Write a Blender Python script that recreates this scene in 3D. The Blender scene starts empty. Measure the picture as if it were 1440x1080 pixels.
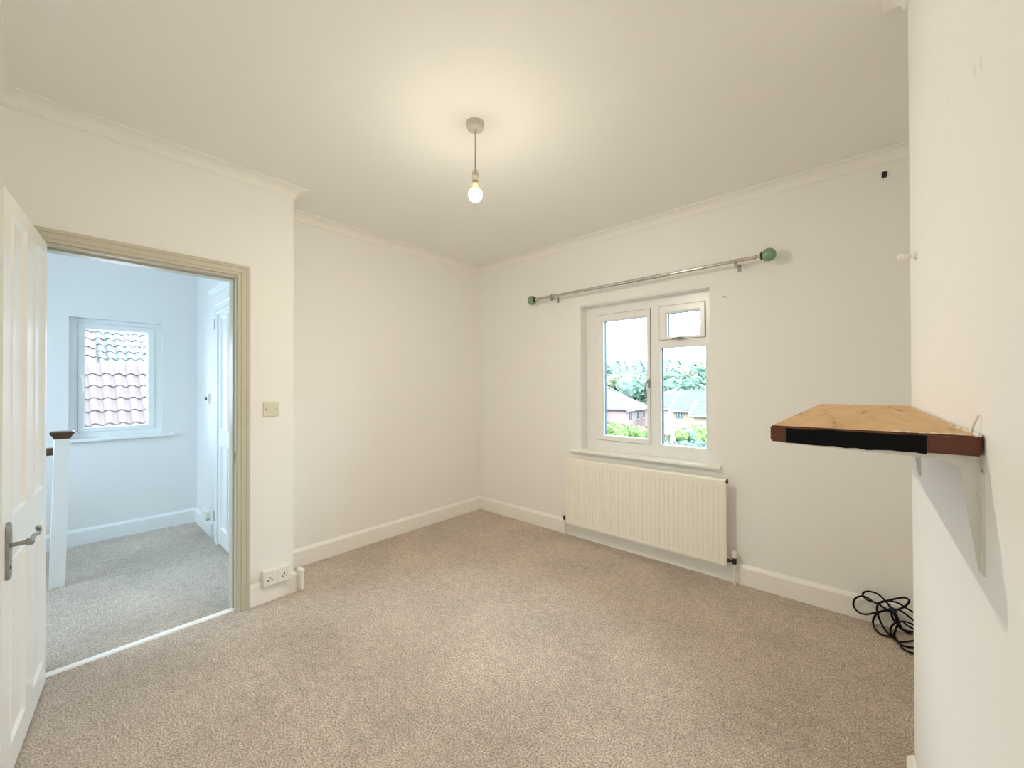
import bpy, bmesh, math, random
from mathutils import Vector, Matrix, noise
random.seed(7)
scene = bpy.context.scene
C = scene.collection

# ------------------------------------------------------------------ camera
CAM = Vector((3.0927, -2.9727, 1.305)); FPX = 558.61
FW = Vector((-0.66232, 0.74919, 0.00624)); RT = Vector((0.74919, 0.66235, -0.00302)); UP = Vector((0.00639, -0.00267, 0.99998))
cam_d = bpy.data.cameras.new('camera'); cam = bpy.data.objects.new('camera', cam_d); C.objects.link(cam)
cam_d.sensor_fit = 'HORIZONTAL'; cam_d.sensor_width = 36.0; cam_d.lens = FPX / 1440 * 36.0
cam_d.clip_start = 0.01; cam_d.clip_end = 1000
m = Matrix.Identity(4)
for i in range(3):
    m[i][0] = RT[i]; m[i][1] = UP[i]; m[i][2] = -FW[i]; m[i][3] = CAM[i]
cam.matrix_world = m
scene.camera = cam

def at(px, py, axis, val):
    """the point of the place that the photograph shows at a pixel, on a plane x, y or z = val"""
    v = FW + RT * ((px - 720) / FPX) + UP * ((540 - py) / FPX)
    k = 'xyz'.index(axis)
    return CAM + v * ((val - CAM[k]) / v[k])

# ------------------------------------------------------------------ sky, exposure
SKY_HORIZON = 7.6                      # overcast sky: zenith three times the horizon
SKY_COL = (0.79, 0.97, 1.16)
BULB_STRENGTH = 1980.0
BULB_COL = (1.0, 0.90, 0.735)
scene.view_settings.view_transform = 'Standard'
scene.view_settings.look = 'None'
scene.view_settings.exposure = 0.14
scene.view_settings.gamma = 1.0
scene.view_settings.use_curve_mapping = False
w = bpy.data.worlds.new('overcast_sky'); scene.world = w; w.use_nodes = True
nt = w.node_tree; nt.nodes.clear()
tc = nt.nodes.new('ShaderNodeTexCoord'); sx = nt.nodes.new('ShaderNodeSeparateXYZ')
nt.links.new(tc.outputs['Generated'], sx.inputs[0])
mx = nt.nodes.new('ShaderNodeMath'); mx.operation = 'MAXIMUM'; mx.inputs[1].default_value = 0.0
nt.links.new(sx.outputs['Z'], mx.inputs[0])
ma = nt.nodes.new('ShaderNodeMath'); ma.operation = 'MULTIPLY_ADD'; ma.inputs[1].default_value = 2.0 * SKY_HORIZON; ma.inputs[2].default_value = SKY_HORIZON
nt.links.new(mx.outputs[0], ma.inputs[0])
bg = nt.nodes.new('ShaderNodeBackground'); bg.inputs[0].default_value = (*SKY_COL, 1)
nt.links.new(ma.outputs[0], bg.inputs[1])
wo = nt.nodes.new('ShaderNodeOutputWorld'); nt.links.new(bg.outputs[0], wo.inputs[0])
scene.cycles.use_denoising = True
scene.cycles.max_bounces = 12; scene.cycles.diffuse_bounces = 8; scene.cycles.transparent_max_bounces = 12
scene.cycles.sample_clamp_indirect = 6.0

def portal(name, loc, rot, sx_, sy_):
    l = bpy.data.lights.new(name, 'AREA'); l.shape = 'RECTANGLE'; l.size = sx_; l.size_y = sy_; l.cycles.is_portal = True
    o = bpy.data.objects.new(name, l); C.objects.link(o); o.location = loc; o.rotation_euler = rot
portal('window_daylight', (1.776, 0.20, 1.38), (math.radians(-90), 0, 0), 1.05, 1.25)
portal('hall_daylight', (-1.93, -2.66, 1.38), (0, math.radians(-90), 0), 1.05, 0.65)
portal('added_window_daylight', (-0.75, -4.55, 1.45), (math.radians(90), 0, 0), 1.5, 1.5)  # portal at the added, unseen stair window

# ------------------------------------------------------------------ dimensions
H = 2.574; T = 0.018; SKH = 0.131
XD = 0.353; YD = -1.992; YL = -3.18; XB = 3.2074; YB = -1.185; XA = 3.56
HX = -1.80; HY = -2.10; HYL = -4.40; WALLBACK = 0.223

# ------------------------------------------------------------------ materials
MATS = {}
def new_mat(name):
    m_ = bpy.data.materials.new(name); m_.use_nodes = True; MATS[name] = m_
    b = m_.node_tree.nodes['Principled BSDF']
    return m_, m_.node_tree, b
def mat(name, col, rough=0.5, metal=0.0, var=0.0, vscale=6.0, bump=0.0, bscale=200.0, coat=0.0, stretch=None, spec=0.5):
    m_, t, b = new_mat(name)
    b.inputs['Base Color'].default_value = (*col, 1); b.inputs['Roughness'].default_value = rough; b.inputs['Metallic'].default_value = metal
    b.inputs['Specular IOR Level'].default_value = spec
    if coat: b.inputs['Coat Weight'].default_value = coat; b.inputs['Coat Roughness'].default_value = 0.15
    co = t.nodes.new('ShaderNodeTexCoord'); src = co.outputs['Object']
    if stretch:
        mp = t.nodes.new('ShaderNodeMapping'); mp.inputs['Scale'].default_value = stretch
        t.links.new(src, mp.inputs[0]); src = mp.outputs[0]
    if var:
        n = t.nodes.new('ShaderNodeTexNoise'); n.inputs['Scale'].default_value = vscale; n.inputs['Detail'].default_value = 6
        t.links.new(src, n.inputs['Vector'])
        r = t.nodes.new('ShaderNodeMix'); r.data_type = 'RGBA'
        r.inputs[6].default_value = (*[c * (1 - var) for c in col], 1); r.inputs[7].default_value = (*[min(1, c * (1 + var)) for c in col], 1)
        t.links.new(n.outputs['Fac'], r.inputs[0]); t.links.new(r.outputs[2], b.inputs['Base Color'])
    if bump:
        n2 = t.nodes.new('ShaderNodeTexNoise'); n2.inputs['Scale'].default_value = bscale; n2.inputs['Detail'].default_value = 3
        t.links.new(src, n2.inputs['Vector'])
        bp = t.nodes.new('ShaderNodeBump'); bp.inputs['Strength'].default_value = bump; bp.inputs['Distance'].default_value = 0.002
        t.links.new(n2.outputs['Fac'], bp.inputs['Height']); t.links.new(bp.outputs[0], b.inputs['Normal'])
    return m_

wall_paint = mat('wall_paint', (0.90, 0.892, 0.868), 0.75, var=0.012, vscale=2.5, bump=0.10, bscale=60)
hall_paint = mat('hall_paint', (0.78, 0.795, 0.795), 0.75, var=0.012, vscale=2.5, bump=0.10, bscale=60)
ceil_paint = mat('ceiling_paint', (0.893, 0.886, 0.86), 0.85, var=0.012, vscale=2.0, bump=0.12, bscale=50)
coving_paint = mat('coving_paint', (0.90, 0.888, 0.85), 0.6, bump=0.05, bscale=90)
gloss_white = mat('gloss_white', (0.92, 0.905, 0.865), 0.32, var=0.015, vscale=8, bump=0.05, bscale=40)
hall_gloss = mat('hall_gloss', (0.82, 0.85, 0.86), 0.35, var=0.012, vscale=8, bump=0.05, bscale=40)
aged_cream = mat('aged_cream', (0.60, 0.565, 0.465), 0.35, var=0.04, vscale=14, bump=0.06, bscale=50)
door_paint = mat('door_paint', (0.86, 0.855, 0.83), 0.30, var=0.02, vscale=7, bump=0.06, bscale=35)
upvc = mat('upvc', (0.88, 0.878, 0.865), 0.28, var=0.01, vscale=8)
gasket = mat('gasket', (0.035, 0.045, 0.06), 0.6, var=0.1)
shadow_gap_grey = mat('shadow_gap_grey', (0.26, 0.23, 0.20), 0.7, var=0.05)  # painted shade for the gaps between sash and frame
radiator_paint = mat('radiator_paint', (0.90, 0.87, 0.78), 0.38, var=0.012, vscale=7)
white_plastic = mat('white_plastic', (0.86, 0.84, 0.78), 0.30, var=0.01)
ivory_plastic = mat('ivory_plastic', (0.74, 0.70, 0.59), 0.32, var=0.015)
dark_hole = mat('dark_hole', (0.02, 0.018, 0.016), 0.8, var=0.1)
chrome = mat('chrome', (0.56, 0.54, 0.50), 0.22, metal=1.0, var=0.03)
pewter = mat('pewter', (0.34, 0.34, 0.32), 0.42, metal=0.85, var=0.25, vscale=60, bump=0.5, bscale=140)
brass = mat('brass', (0.42, 0.33, 0.13), 0.4, metal=0.9, var=0.15, vscale=40)
black_metal = mat('black_metal', (0.03, 0.028, 0.026), 0.45, metal=0.4, var=0.1)
cord_grey = mat('cord_grey', (0.42, 0.40, 0.35), 0.5, var=0.03)
rose_grey = mat('rose_plastic', (0.62, 0.58, 0.50), 0.45, var=0.03)
cable_black = mat('cable_black', (0.006, 0.005, 0.006), 0.45, var=0.1, spec=0.2)
cable_blue = mat('cable_tie_blue', (0.012, 0.018, 0.07), 0.4, var=0.1)
steel_bright = mat('threshold_aluminium', (0.95, 0.95, 0.945), 0.3, metal=0.0, var=0.01)
wood_dark = mat('dark_varnished_wood', (0.085, 0.042, 0.022), 0.35, var=0.35, vscale=30, stretch=(1, 8, 8))
wood_redbrown = mat('red_brown_timber', (0.13, 0.035, 0.018), 0.55, var=0.45, vscale=40, stretch=(3, 20, 20), bump=0.3, bscale=200)
black_tape = mat('black_edging', (0.004, 0.004, 0.005), 0.6, var=0.2, spec=0.12)
bracket_paint = mat('bracket_paint', (0.74, 0.72, 0.67), 0.4, var=0.05, vscale=30)
plaster = mat('bare_plaster', (0.86, 0.83, 0.76), 0.9, var=0.05, vscale=60, bump=0.6, bscale=150)

# green finial glass
green_glass = mat('green_finial', (0.19, 0.345, 0.19), 0.16, var=0.18, vscale=45, coat=0.4)

def carpet_mat(name, c1, c2, creases):
    m_, t, b = new_mat(name)
    b.inputs['Roughness'].default_value = 1.0; b.inputs['Specular IOR Level'].default_value = 0.1
    b.inputs['Sheen Weight'].default_value = 0.15
    co = t.nodes.new('ShaderNodeTexCoord')
    n1 = t.nodes.new('ShaderNodeTexNoise'); n1.inputs['Scale'].default_value = 140; n1.inputs['Detail'].default_value = 5; n1.inputs['Roughness'].default_value = 0.75
    n2 = t.nodes.new('ShaderNodeTexNoise'); n2.inputs['Scale'].default_value = 2.2; n2.inputs['Detail'].default_value = 5
    n3 = t.nodes.new('ShaderNodeTexNoise'); n3.inputs['Scale'].default_value = 22; n3.inputs['Detail'].default_value = 4
    for n in (n1, n2, n3): t.links.new(co.outputs['Object'], n.inputs['Vector'])
    r1 = t.nodes.new('ShaderNodeMapRange'); r1.inputs[1].default_value = 0.41; r1.inputs[2].default_value = 0.60
    t.links.new(n1.outputs['Fac'], r1.inputs[0])
    mix = t.nodes.new('ShaderNodeMix'); mix.data_type = 'RGBA'; mix.inputs[6].default_value = (*c1, 1); mix.inputs[7].default_value = (*c2, 1)
    t.links.new(r1.outputs[0], mix.inputs[0])
    # soft wear patches and trodden pile
    add = t.nodes.new('ShaderNodeMath'); add.operation = 'ADD'; t.links.new(n2.outputs['Fac'], add.inputs[0]); t.links.new(n3.outputs['Fac'], add.inputs[1])
    r2 = t.nodes.new('ShaderNodeMapRange'); r2.inputs[1].default_value = 0.7; r2.inputs[2].default_value = 1.3; r2.inputs[3].default_value = 0.82; r2.inputs[4].default_value = 1.16
    t.links.new(add.outputs[0], r2.inputs[0])
    mul = t.nodes.new('ShaderNodeVectorMath'); mul.operation = 'SCALE'; t.links.new(mix.outputs[2], mul.inputs[0]); t.links.new(r2.outputs[0], mul.inputs['Scale'])
    t.links.new(mul.outputs[0], b.inputs['Base Color'])
    # relief: pile plus pressed creases
    h = n1.outputs['Fac']
    for (ax, ay, bx_, by_, amp) in creases:
        L = math.hypot(bx_ - ax, by_ - ay); dx, dy = (bx_ - ax) / L, (by_ - ay) / L
        sub = t.nodes.new('ShaderNodeVectorMath'); sub.operation = 'SUBTRACT'; sub.inputs[1].default_value = (ax, ay, 0); t.links.new(co.outputs['Object'], sub.inputs[0])
        d1 = t.nodes.new('ShaderNodeVectorMath'); d1.operation = 'DOT_PRODUCT'; d1.inputs[1].default_value = (-dy, dx, 0); t.links.new(sub.outputs[0], d1.inputs[0])
        d2 = t.nodes.new('ShaderNodeVectorMath'); d2.operation = 'DOT_PRODUCT'; d2.inputs[1].default_value = (dx, dy, 0); t.links.new(sub.outputs[0], d2.inputs[0])
        ab = t.nodes.new('ShaderNodeMath'); ab.operation = 'ABSOLUTE'; t.links.new(d1.outputs['Value'], ab.inputs[0])
        mr = t.nodes.new('ShaderNodeMapRange'); mr.interpolation_type = 'SMOOTHSTEP'; mr.inputs[1].default_value = 0.0; mr.inputs[2].default_value = 0.012; mr.inputs[3].default_value = amp; mr.inputs[4].default_value = 0
        t.links.new(ab.outputs[0], mr.inputs[0])
        cen = t.nodes.new('ShaderNodeMath'); cen.operation = 'SUBTRACT'; cen.inputs[1].default_value = L / 2; t.links.new(d2.outputs['Value'], cen.inputs[0])
        ab2 = t.nodes.new('ShaderNodeMath'); ab2.operation = 'ABSOLUTE'; t.links.new(cen.outputs[0], ab2.inputs[0])
        mr2 = t.nodes.new('ShaderNodeMapRange'); mr2.interpolation_type = 'SMOOTHSTEP'; mr2.inputs[1].default_value = L / 2 - 0.03; mr2.inputs[2].default_value = L / 2 + 0.01; mr2.inputs[3].default_value = 1; mr2.inputs[4].default_value = 0
        t.links.new(ab2.outputs[0], mr2.inputs[0])
        ml = t.nodes.new('ShaderNodeMath'); ml.operation = 'MULTIPLY'; t.links.new(mr.outputs[0], ml.inputs[0]); t.links.new(mr2.outputs[0], ml.inputs[1])
        ad = t.nodes.new('ShaderNodeMath'); ad.operation = 'ADD'; t.links.new(h, ad.inputs[0]); t.links.new(ml.outputs[0], ad.inputs[1]); h = ad.outputs[0]
    bp = t.nodes.new('ShaderNodeBump'); bp.inputs['Strength'].default_value = 0.8; bp.inputs['Distance'].default_value = 0.005
    t.links.new(h, bp.inputs['Height']); t.links.new(bp.outputs[0], b.inputs['Normal'])
    return m_
carpet = carpet_mat('brown_carpet', (0.31, 0.238, 0.180), (0.79, 0.68, 0.575),
                    [(3.066, -0.875, 3.25, -0.945, -1.2), (3.05, -0.55, 3.066, -0.875, 1.0), (3.10, -0.98, 3.24, -1.03, 0.9), (0.35, -0.9, 0.9, -0.25, 0.7), (0.5, -0.45, 1.2, -1.0, -0.6), (1.15, -0.62, 1.5, -0.45, 0.6), (1.9, -1.3, 3.0, -0.6, 0.5)])
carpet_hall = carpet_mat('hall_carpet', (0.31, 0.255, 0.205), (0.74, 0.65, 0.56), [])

def chimney_mat():
    """wall paint with the scuffs the chimney breast carries"""
    m_ = wall_paint.copy(); m_.name = 'chimney_paint'; t = m_.node_tree; b = t.nodes['Principled BSDF']
    co = t.nodes.new('ShaderNodeTexCoord'); link = b.inputs['Base Color'].links[0].from_socket
    for (y, z, ry, rz, rot, k) in [(-1.962, 1.846, .004, .010, .2, .35), (-1.95, 1.80, .004, .009, .2, .3), (-2.165, 1.725, .006, .022, -.5, .32), (-2.20, 1.715, .006, .014, -.4, .32), (-1.96, 1.735, .004, .006, .5, .3)]:
        mp = t.nodes.new('ShaderNodeMapping'); mp.vector_type = 'TEXTURE'; mp.inputs['Location'].default_value = (XB, y, z); mp.inputs['Rotation'].default_value = (rot, 0, 0); mp.inputs['Scale'].default_value = (.05, ry, rz)
        t.links.new(co.outputs['Object'], mp.inputs[0])
        ln = t.nodes.new('ShaderNodeVectorMath'); ln.operation = 'LENGTH'; t.links.new(mp.outputs[0], ln.inputs[0])
        n = t.nodes.new('ShaderNodeTexNoise'); n.inputs['Scale'].default_value = 180; t.links.new(co.outputs['Object'], n.inputs['Vector'])
        mr = t.nodes.new('ShaderNodeMapRange'); mr.interpolation_type = 'SMOOTHSTEP'; mr.inputs[1].default_value = 0.4; mr.inputs[2].default_value = 1.1; mr.inputs[3].default_value = k; mr.inputs[4].default_value = 0
        t.links.new(ln.outputs['Value'], mr.inputs[0])
        ml = t.nodes.new('ShaderNodeMath'); ml.operation = 'MULTIPLY'; t.links.new(mr.outputs[0], ml.inputs[0]); t.links.new(n.outputs['Fac'], ml.inputs[1])
        mx_ = t.nodes.new('ShaderNodeMix'); mx_.data_type = 'RGBA'; mx_.inputs[7].default_value = (.25, .22, .17, 1)
        t.links.new(ml.outputs[0], mx_.inputs[0]); t.links.new(link, mx_.inputs[6]); link = mx_.outputs[2]
    t.links.new(link, b.inputs['Base Color'])
    return m_
chimney_paint = chimney_mat()

def shelf_top_mat():
    m_, t, b = new_mat('worn_pine_top'); b.inputs['Roughness'].default_value = 0.5
    co = t.nodes.new('ShaderNodeTexCoord'); mp = t.nodes.new('ShaderNodeMapping'); mp.inputs['Scale'].default_value = (14, 1.6, 14)
    t.links.new(co.outputs['Object'], mp.inputs[0])
    n = t.nodes.new('ShaderNodeTexNoise'); n.inputs['Scale'].default_value = 3.0; n.inputs['Detail'].default_value = 8; n.inputs['Distortion'].default_value = 0.6
    t.links.new(mp.outputs[0], n.inputs['Vector'])
    cr = t.nodes.new('ShaderNodeValToRGB'); e = cr.color_ramp.elements
    e[0].position = 0.28; e[0].color = (0.30, 0.14, 0.055, 1); e[1].position = 0.72; e[1].color = (0.70, 0.45, 0.20, 1)
    k = cr.color_ramp.elements.new(0.40); k.color = (0.60, 0.35, 0.14, 1)
    t.links.new(n.outputs['Fac'], cr.inputs[0]); t.links.new(cr.outputs[0], b.inputs['Base Color'])
    bp = t.nodes.new('ShaderNodeBump'); bp.inputs['Strength'].default_value = 0.2; bp.inputs['Distance'].default_value = 0.002
    t.links.new(n.outputs['Fac'], bp.inputs['Height']); t.links.new(bp.outputs[0], b.inputs['Normal'])
    return m_
shelf_top = shelf_top_mat()

def glass_mat():
    m_, t, b = new_mat('window_glass'); t.nodes.remove(b)
    out = t.nodes['Material Output']
    tr = t.nodes.new('ShaderNodeBsdfTransparent'); tr.inputs[0].default_value = (0.96, 0.985, 0.98, 1)
    gl = t.nodes.new('ShaderNodeBsdfGlossy'); gl.inputs['Roughness'].default_value = 0.02
    fr = t.nodes.new('ShaderNodeFresnel'); fr.inputs[0].default_value = 1.35
    mx_ = t.nodes.new('ShaderNodeMixShader'); t.links.new(fr.outputs[0], mx_.inputs[0]); t.links.new(tr.outputs[0], mx_.inputs[1]); t.links.new(gl.outputs[0], mx_.inputs[2])
    t.links.new(mx_.outputs[0], out.inputs[0])
    return m_
glass = glass_mat()

def bulb_mat(name, strength, col=BULB_COL):
    m_, t, b = new_mat(name); t.nodes.remove(b)
    e = t.nodes.new('ShaderNodeEmission'); e.inputs[0].default_value = (*col, 1); e.inputs[1].default_value = strength
    t.links.new(e.outputs[0], t.nodes['Material Output'].inputs[0])
    return m_
lit_bulb = bulb_mat('lit_bulb', BULB_STRENGTH)
bulb_neck = bulb_mat('lit_bulb_neck', 1.15, (1.0, 0.80, 0.42))
bulb_band = bulb_mat('lit_bulb_band', BULB_STRENGTH * 0.125)

# ------------------------------------------------------------------ mesh helpers
def bx(bm, x0, x1, y0, y1, z0, z1, mi=0):
    v = [bm.verts.new((x, y, z)) for x in (x0, x1) for y in (y0, y1) for z in (z0, z1)]
    for f in ((0, 1, 3, 2), (4, 6, 7, 5), (0, 4, 5, 1), (2, 3, 7, 6), (0, 2, 6, 4), (1, 5, 7, 3)):
        bm.faces.new([v[i] for i in f]).material_index = mi
    return v
def bevel(bm, w_, seg=2):
    bmesh.ops.bevel(bm, geom=list(bm.edges), offset=w_, segments=seg, affect='EDGES', profile=0.6, clamp_overlap=True)
def lathe(bm, prof, n=24, axis='z', origin=(0, 0, 0)):
    """prof: list of (radius, height)"""
    rings = []
    o = Vector(origin)
    for r, h in prof:
        ring = []
        for k in range(n):
            a = 2 * math.pi * k / n; c, s = math.cos(a) * r, math.sin(a) * r
            p = {'z': (c, s, h), 'x': (h, c, s), 'y': (s, h, c)}[axis]
            ring.append(bm.verts.new(o + Vector(p)))
        rings.append(ring)
    for a, b in zip(rings, rings[1:]):
        for k in range(n):
            bm.faces.new((a[k], a[(k + 1) % n], b[(k + 1) % n], b[k]))
    bm.faces.new(rings[0][::-1]); bm.faces.new(rings[-1])
def tube(bm, pts, r, n=8, cap=True):
    pts = [Vector(p) for p in pts]; rings = []
    prev = None
    for i, p in enumerate(pts):
        d = (pts[min(i + 1, len(pts) - 1)] - pts[max(i - 1, 0)]).normalized()
        if prev is None:
            a = d.cross(Vector((0, 0, 1)));  a = a if a.length > 1e-3 else d.cross(Vector((1, 0, 0)))
        else:
            a = prev - d * prev.dot(d)
        a.normalize(); prev = a; b = d.cross(a)
        rings.append([bm.verts.new(p + (a * math.cos(2 * math.pi * k / n) + b * math.sin(2 * math.pi * k / n)) * r) for k in range(n)])
    for a, b in zip(rings, rings[1:]):
        for k in range(n):
            bm.faces.new((a[k], a[(k + 1) % n], b[(k + 1) % n], b[k]))
    if cap:
        bm.faces.new(rings[0][::-1]); bm.faces.new(rings[-1])
def spline(pts, sub=6):
    P = [Vector(p) for p in pts]; out = []
    for i in range(len(P) - 1):
        p0, p1, p2, p3 = P[max(i - 1, 0)], P[i], P[i + 1], P[min(i + 2, len(P) - 1)]
        for k in range(sub):
            t_ = k / sub
            out.append(0.5 * ((2 * p1) + (p2 - p0) * t_ + (2 * p0 - 5 * p1 + 4 * p2 - p3) * t_ ** 2 + (3 * p1 - p0 - 3 * p2 + p3) * t_ ** 3))
    out.append(P[-1]); return out
def prism(bm, poly, axis, a0, a1, mi=0):
    """poly of 2D points extruded along an axis: 'x' (y,z), 'y' (x,z), 'z' (x,y)"""
    def P(p, a): return {'x': (a, p[0], p[1]), 'y': (p[0], a, p[1]), 'z': (p[0], p[1], a)}[axis]
    A = [bm.verts.new(P(p, a0)) for p in poly]; B = [bm.verts.new(P(p, a1)) for p in poly]
    n = len(poly); bm.faces.new(A).material_index = mi; bm.faces.new(B[::-1]).material_index = mi
    for k in range(n): bm.faces.new((A[k], B[k], B[(k + 1) % n], A[(k + 1) % n])).material_index = mi
def sweep(bm, path, N, prof, d_in=None, d_out=None):
    """closed profile [(side, up)] swept along a planar path with mitred corners; d_in, d_out: directions of the pieces it mitres against"""
    N = Vector(N); path = [Vector(p) for p in path]; dirs = [(b - a).normalized() for a, b in zip(path, path[1:])]
    rings = []
    for i, p in enumerate(path):
        d0 = dirs[i - 1] if i else (Vector(d_in) if d_in else dirs[0]); d1 = dirs[i] if i < len(dirs) else (Vector(d_out) if d_out else dirs[-1])
        s0, s1 = N.cross(d0), N.cross(d1); k = s0 + s1; k = k / (1 + s0.dot(s1))
        rings.append([bm.verts.new(p + k * a + N * b) for a, b in prof])
    n = len(prof)
    for a, b in zip(rings, rings[1:]):
        for k in range(n): bm.faces.new((a[k], a[(k + 1) % n], b[(k + 1) % n], b[k]))
    bm.faces.new(rings[0][::-1]); bm.faces.new(rings[-1])
def obj(name, bm, mats, parent=None, smooth=False, loc=None, rot=None):
    bmesh.ops.recalc_face_normals(bm, faces=list(bm.faces))
    me = bpy.data.meshes.new(name); bm.to_mesh(me); bm.free()
    for m_ in (mats if isinstance(mats, (list, tuple)) else [mats]): me.materials.append(m_)
    if smooth:
        for p in me.polygons: p.use_smooth = True
        if smooth != 'all':
            try: me.set_sharp_from_angle(angle=math.radians(40))
            except Exception: pass
    o = bpy.data.objects.new(name, me); C.objects.link(o)
    if loc: o.location = loc
    if rot: o.rotation_euler = rot
    if parent: o.parent = parent
    return o
def thing(name, label, cat, loc=(0, 0, 0), rotz=0, group=None, kind=None):
    o = bpy.data.objects.new(name, None); C.objects.link(o); o.empty_display_size = 0.1
    o.location = loc; o.rotation_euler = (0, 0, rotz)
    return tag(o, label, cat, group, kind)
def tag(o, label, cat, group=None, kind=None):
    o['label'] = label; o['category'] = cat
    if group: o['group'] = group
    if kind: o['kind'] = kind
    return o
def struct(name, bm, m_, label, cat, smooth=False):
    return tag(obj(name, bm, m_, smooth=smooth), label, cat, kind='structure')
B = bmesh.new
def box_obj(name, dims, m_, parent=None, bev=0.0, seg=2):
    b = B(); bx(b, *dims)
    if bev: bevel(b, bev, seg)
    return obj(name, b, m_, parent)

# ------------------------------------------------------------------ room shell
WT = 0.25
b = B(); bx(b, 0.30, XA, YL, 0, -0.12, 0); bx(b, 0, 0.30, YD, 0, -0.12, 0)
struct('floor', b, carpet, 'mottled brown fitted carpet of the empty bedroom', 'floor')
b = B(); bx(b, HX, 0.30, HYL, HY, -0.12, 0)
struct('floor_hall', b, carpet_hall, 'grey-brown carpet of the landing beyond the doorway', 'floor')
b = B(); bx(b, -0.02, XA + WT, YL - WT, WT, H, H + 0.15)
struct('ceiling', b, ceil_paint, 'plain cream bedroom ceiling', 'ceiling')
b = B(); bx(b, HX - WT, WALLBACK, HYL - WT, HY, H, H + 0.15)
struct('ceiling_hall', b, ceil_paint, 'ceiling above the landing', 'ceiling')
# window wall with opening
WX0, WX1, WZ0, WZ1 = 1.255, 2.297, 0.745, 2.002
b = B()
bx(b, -WT, WX0, 0, WT, 0, H); bx(b, WX1, XA + WT, 0, WT, 0, H); bx(b, WX0, WX1, 0, WT, 0, WZ0); bx(b, WX0, WX1, 0, WT, WZ1, H)
struct('wall_back', b, wall_paint, 'cream wall holding the white window above the radiator', 'wall')
b = B(); bx(b, -WT, 0, YD, 0, 0, H)
struct('wall_left', b, wall_paint, 'bare cream wall of the recess beside the doorway', 'wall')
DY0, DY1, DZ = -3.085, -2.293, 1.967
b = B(); bx(b, WALLBACK, XD, DY1, HY, 0, H); bx(b, WALLBACK, XD, YL - WT, DY0, 0, H); bx(b, WALLBACK, XD, DY0, DY1, DZ, H)
struct('wall_door', b, wall_paint, 'cream wall around the open doorway', 'wall')
b = B(); bx(b, HX, XD, HY, YD, 0, H)
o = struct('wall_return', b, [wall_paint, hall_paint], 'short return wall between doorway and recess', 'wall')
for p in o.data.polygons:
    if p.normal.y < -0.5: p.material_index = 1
b = B(); bx(b, XD, XA + WT, YL - WT, YL, 0, H)
struct('wall_front', b, wall_paint, 'cream wall behind the open panelled door', 'wall')
b = B(); bx(b, XB, XA, YL, YB, 0, H)
struct('wall_chimney', b, chimney_paint, 'scuffed cream chimney breast carrying the wooden shelf', 'wall')
b = B(); bx(b, XA, XA + WT, YL, 0, 0, H)
struct('wall_right', b, wall_paint, 'cream wall at the back of the alcove', 'wall')
# hall shell
HW = (-2.94, -2.36, 0.875, 1.895)      # hall window opening y0,y1,z0,z1
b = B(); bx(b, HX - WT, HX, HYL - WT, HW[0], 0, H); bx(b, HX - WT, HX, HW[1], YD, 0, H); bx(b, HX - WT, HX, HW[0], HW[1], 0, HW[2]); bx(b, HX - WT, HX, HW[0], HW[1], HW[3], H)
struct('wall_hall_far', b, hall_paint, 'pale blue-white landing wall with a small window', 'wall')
LW = (-1.35, -0.15, 0.85, 2.05)  # opening for the added stair window
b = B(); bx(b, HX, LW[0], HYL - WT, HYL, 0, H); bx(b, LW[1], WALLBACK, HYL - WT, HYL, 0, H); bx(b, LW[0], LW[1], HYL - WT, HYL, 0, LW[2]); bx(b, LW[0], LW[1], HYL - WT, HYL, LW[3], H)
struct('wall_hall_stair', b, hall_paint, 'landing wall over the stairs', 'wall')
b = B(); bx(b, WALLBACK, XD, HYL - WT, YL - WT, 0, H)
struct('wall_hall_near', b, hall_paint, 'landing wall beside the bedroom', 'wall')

# ------------------------------------------------------------------ coving and skirting (one mitred length per wall)
P = [(0, 0), (0, YD), (XD, YD), (XD, YL), (XB, YL), (XB, YB), (XA, YB), (XA, 0)]
def v3(p, z): return Vector((p[0], p[1], z))
def run(i):
    n = len(P); a, b_ = v3(P[i % n], 0), v3(P[(i + 1) % n], 0)
    d = (b_ - a).normalized(); dp = (a - v3(P[(i - 1) % n], 0)).normalized(); dn = (v3(P[(i + 2) % n], 0) - b_).normalized()
    return a, b_, dp, dn
CP, CD = 0.071, 0.064
arc = [(0.0, -CD), (0.006, -CD), (0.006, -CD + 0.005)]
for k in range(9):
    a_ = math.pi / 2 * k / 8
    arc.append((0.010 + (CP - 0.016) * (1 - math.cos(a_)) , -CD + 0.008 + (CD - 0.016) * math.sin(a_)))
arc += [(CP - 0.007, -0.009), (CP, -0.009), (CP, 0.0), (0.0, 0.0)]
cov_names = ['along the recess wall', 'on the short return beside the doorway wall', 'above the doorway', 'above the open door', 'on the chimney breast', 'on the alcove side of the chimney breast', 'inside the alcove', 'above the window wall']
for i in range(8):
    a, b_, dp, dn = run(i); b = B()
    sweep(b, [a + Vector((0, 0, H)), b_ + Vector((0, 0, H))], (0, 0, 1), arc, dp, dn)
    struct('trim_%d' % (i + 1), b, coving_paint, 'concave cream coving ' + cov_names[i], 'coving', smooth=True)
skp = [(0, 0), (T, 0), (T, SKH - 0.022), (T - 0.002, SKH - 0.018), (0.005, SKH - 0.002), (0.002, SKH), (0, SKH)]
sk = [(0, 'left', 'white skirting board along the recess wall'), (1, 'return', 'short white skirting on the return beside the doorway'),
      (3, 'front', 'white skirting board behind the open door'), (4, 'chimney', 'white skirting at the foot of the chimney breast'),
      (5, 'alcove', 'white skirting on the alcove side of the chimney breast'), (6, 'right', 'white skirting at the back of the alcove'), (7, 'back', 'long white skirting under the window and radiator')]
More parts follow.
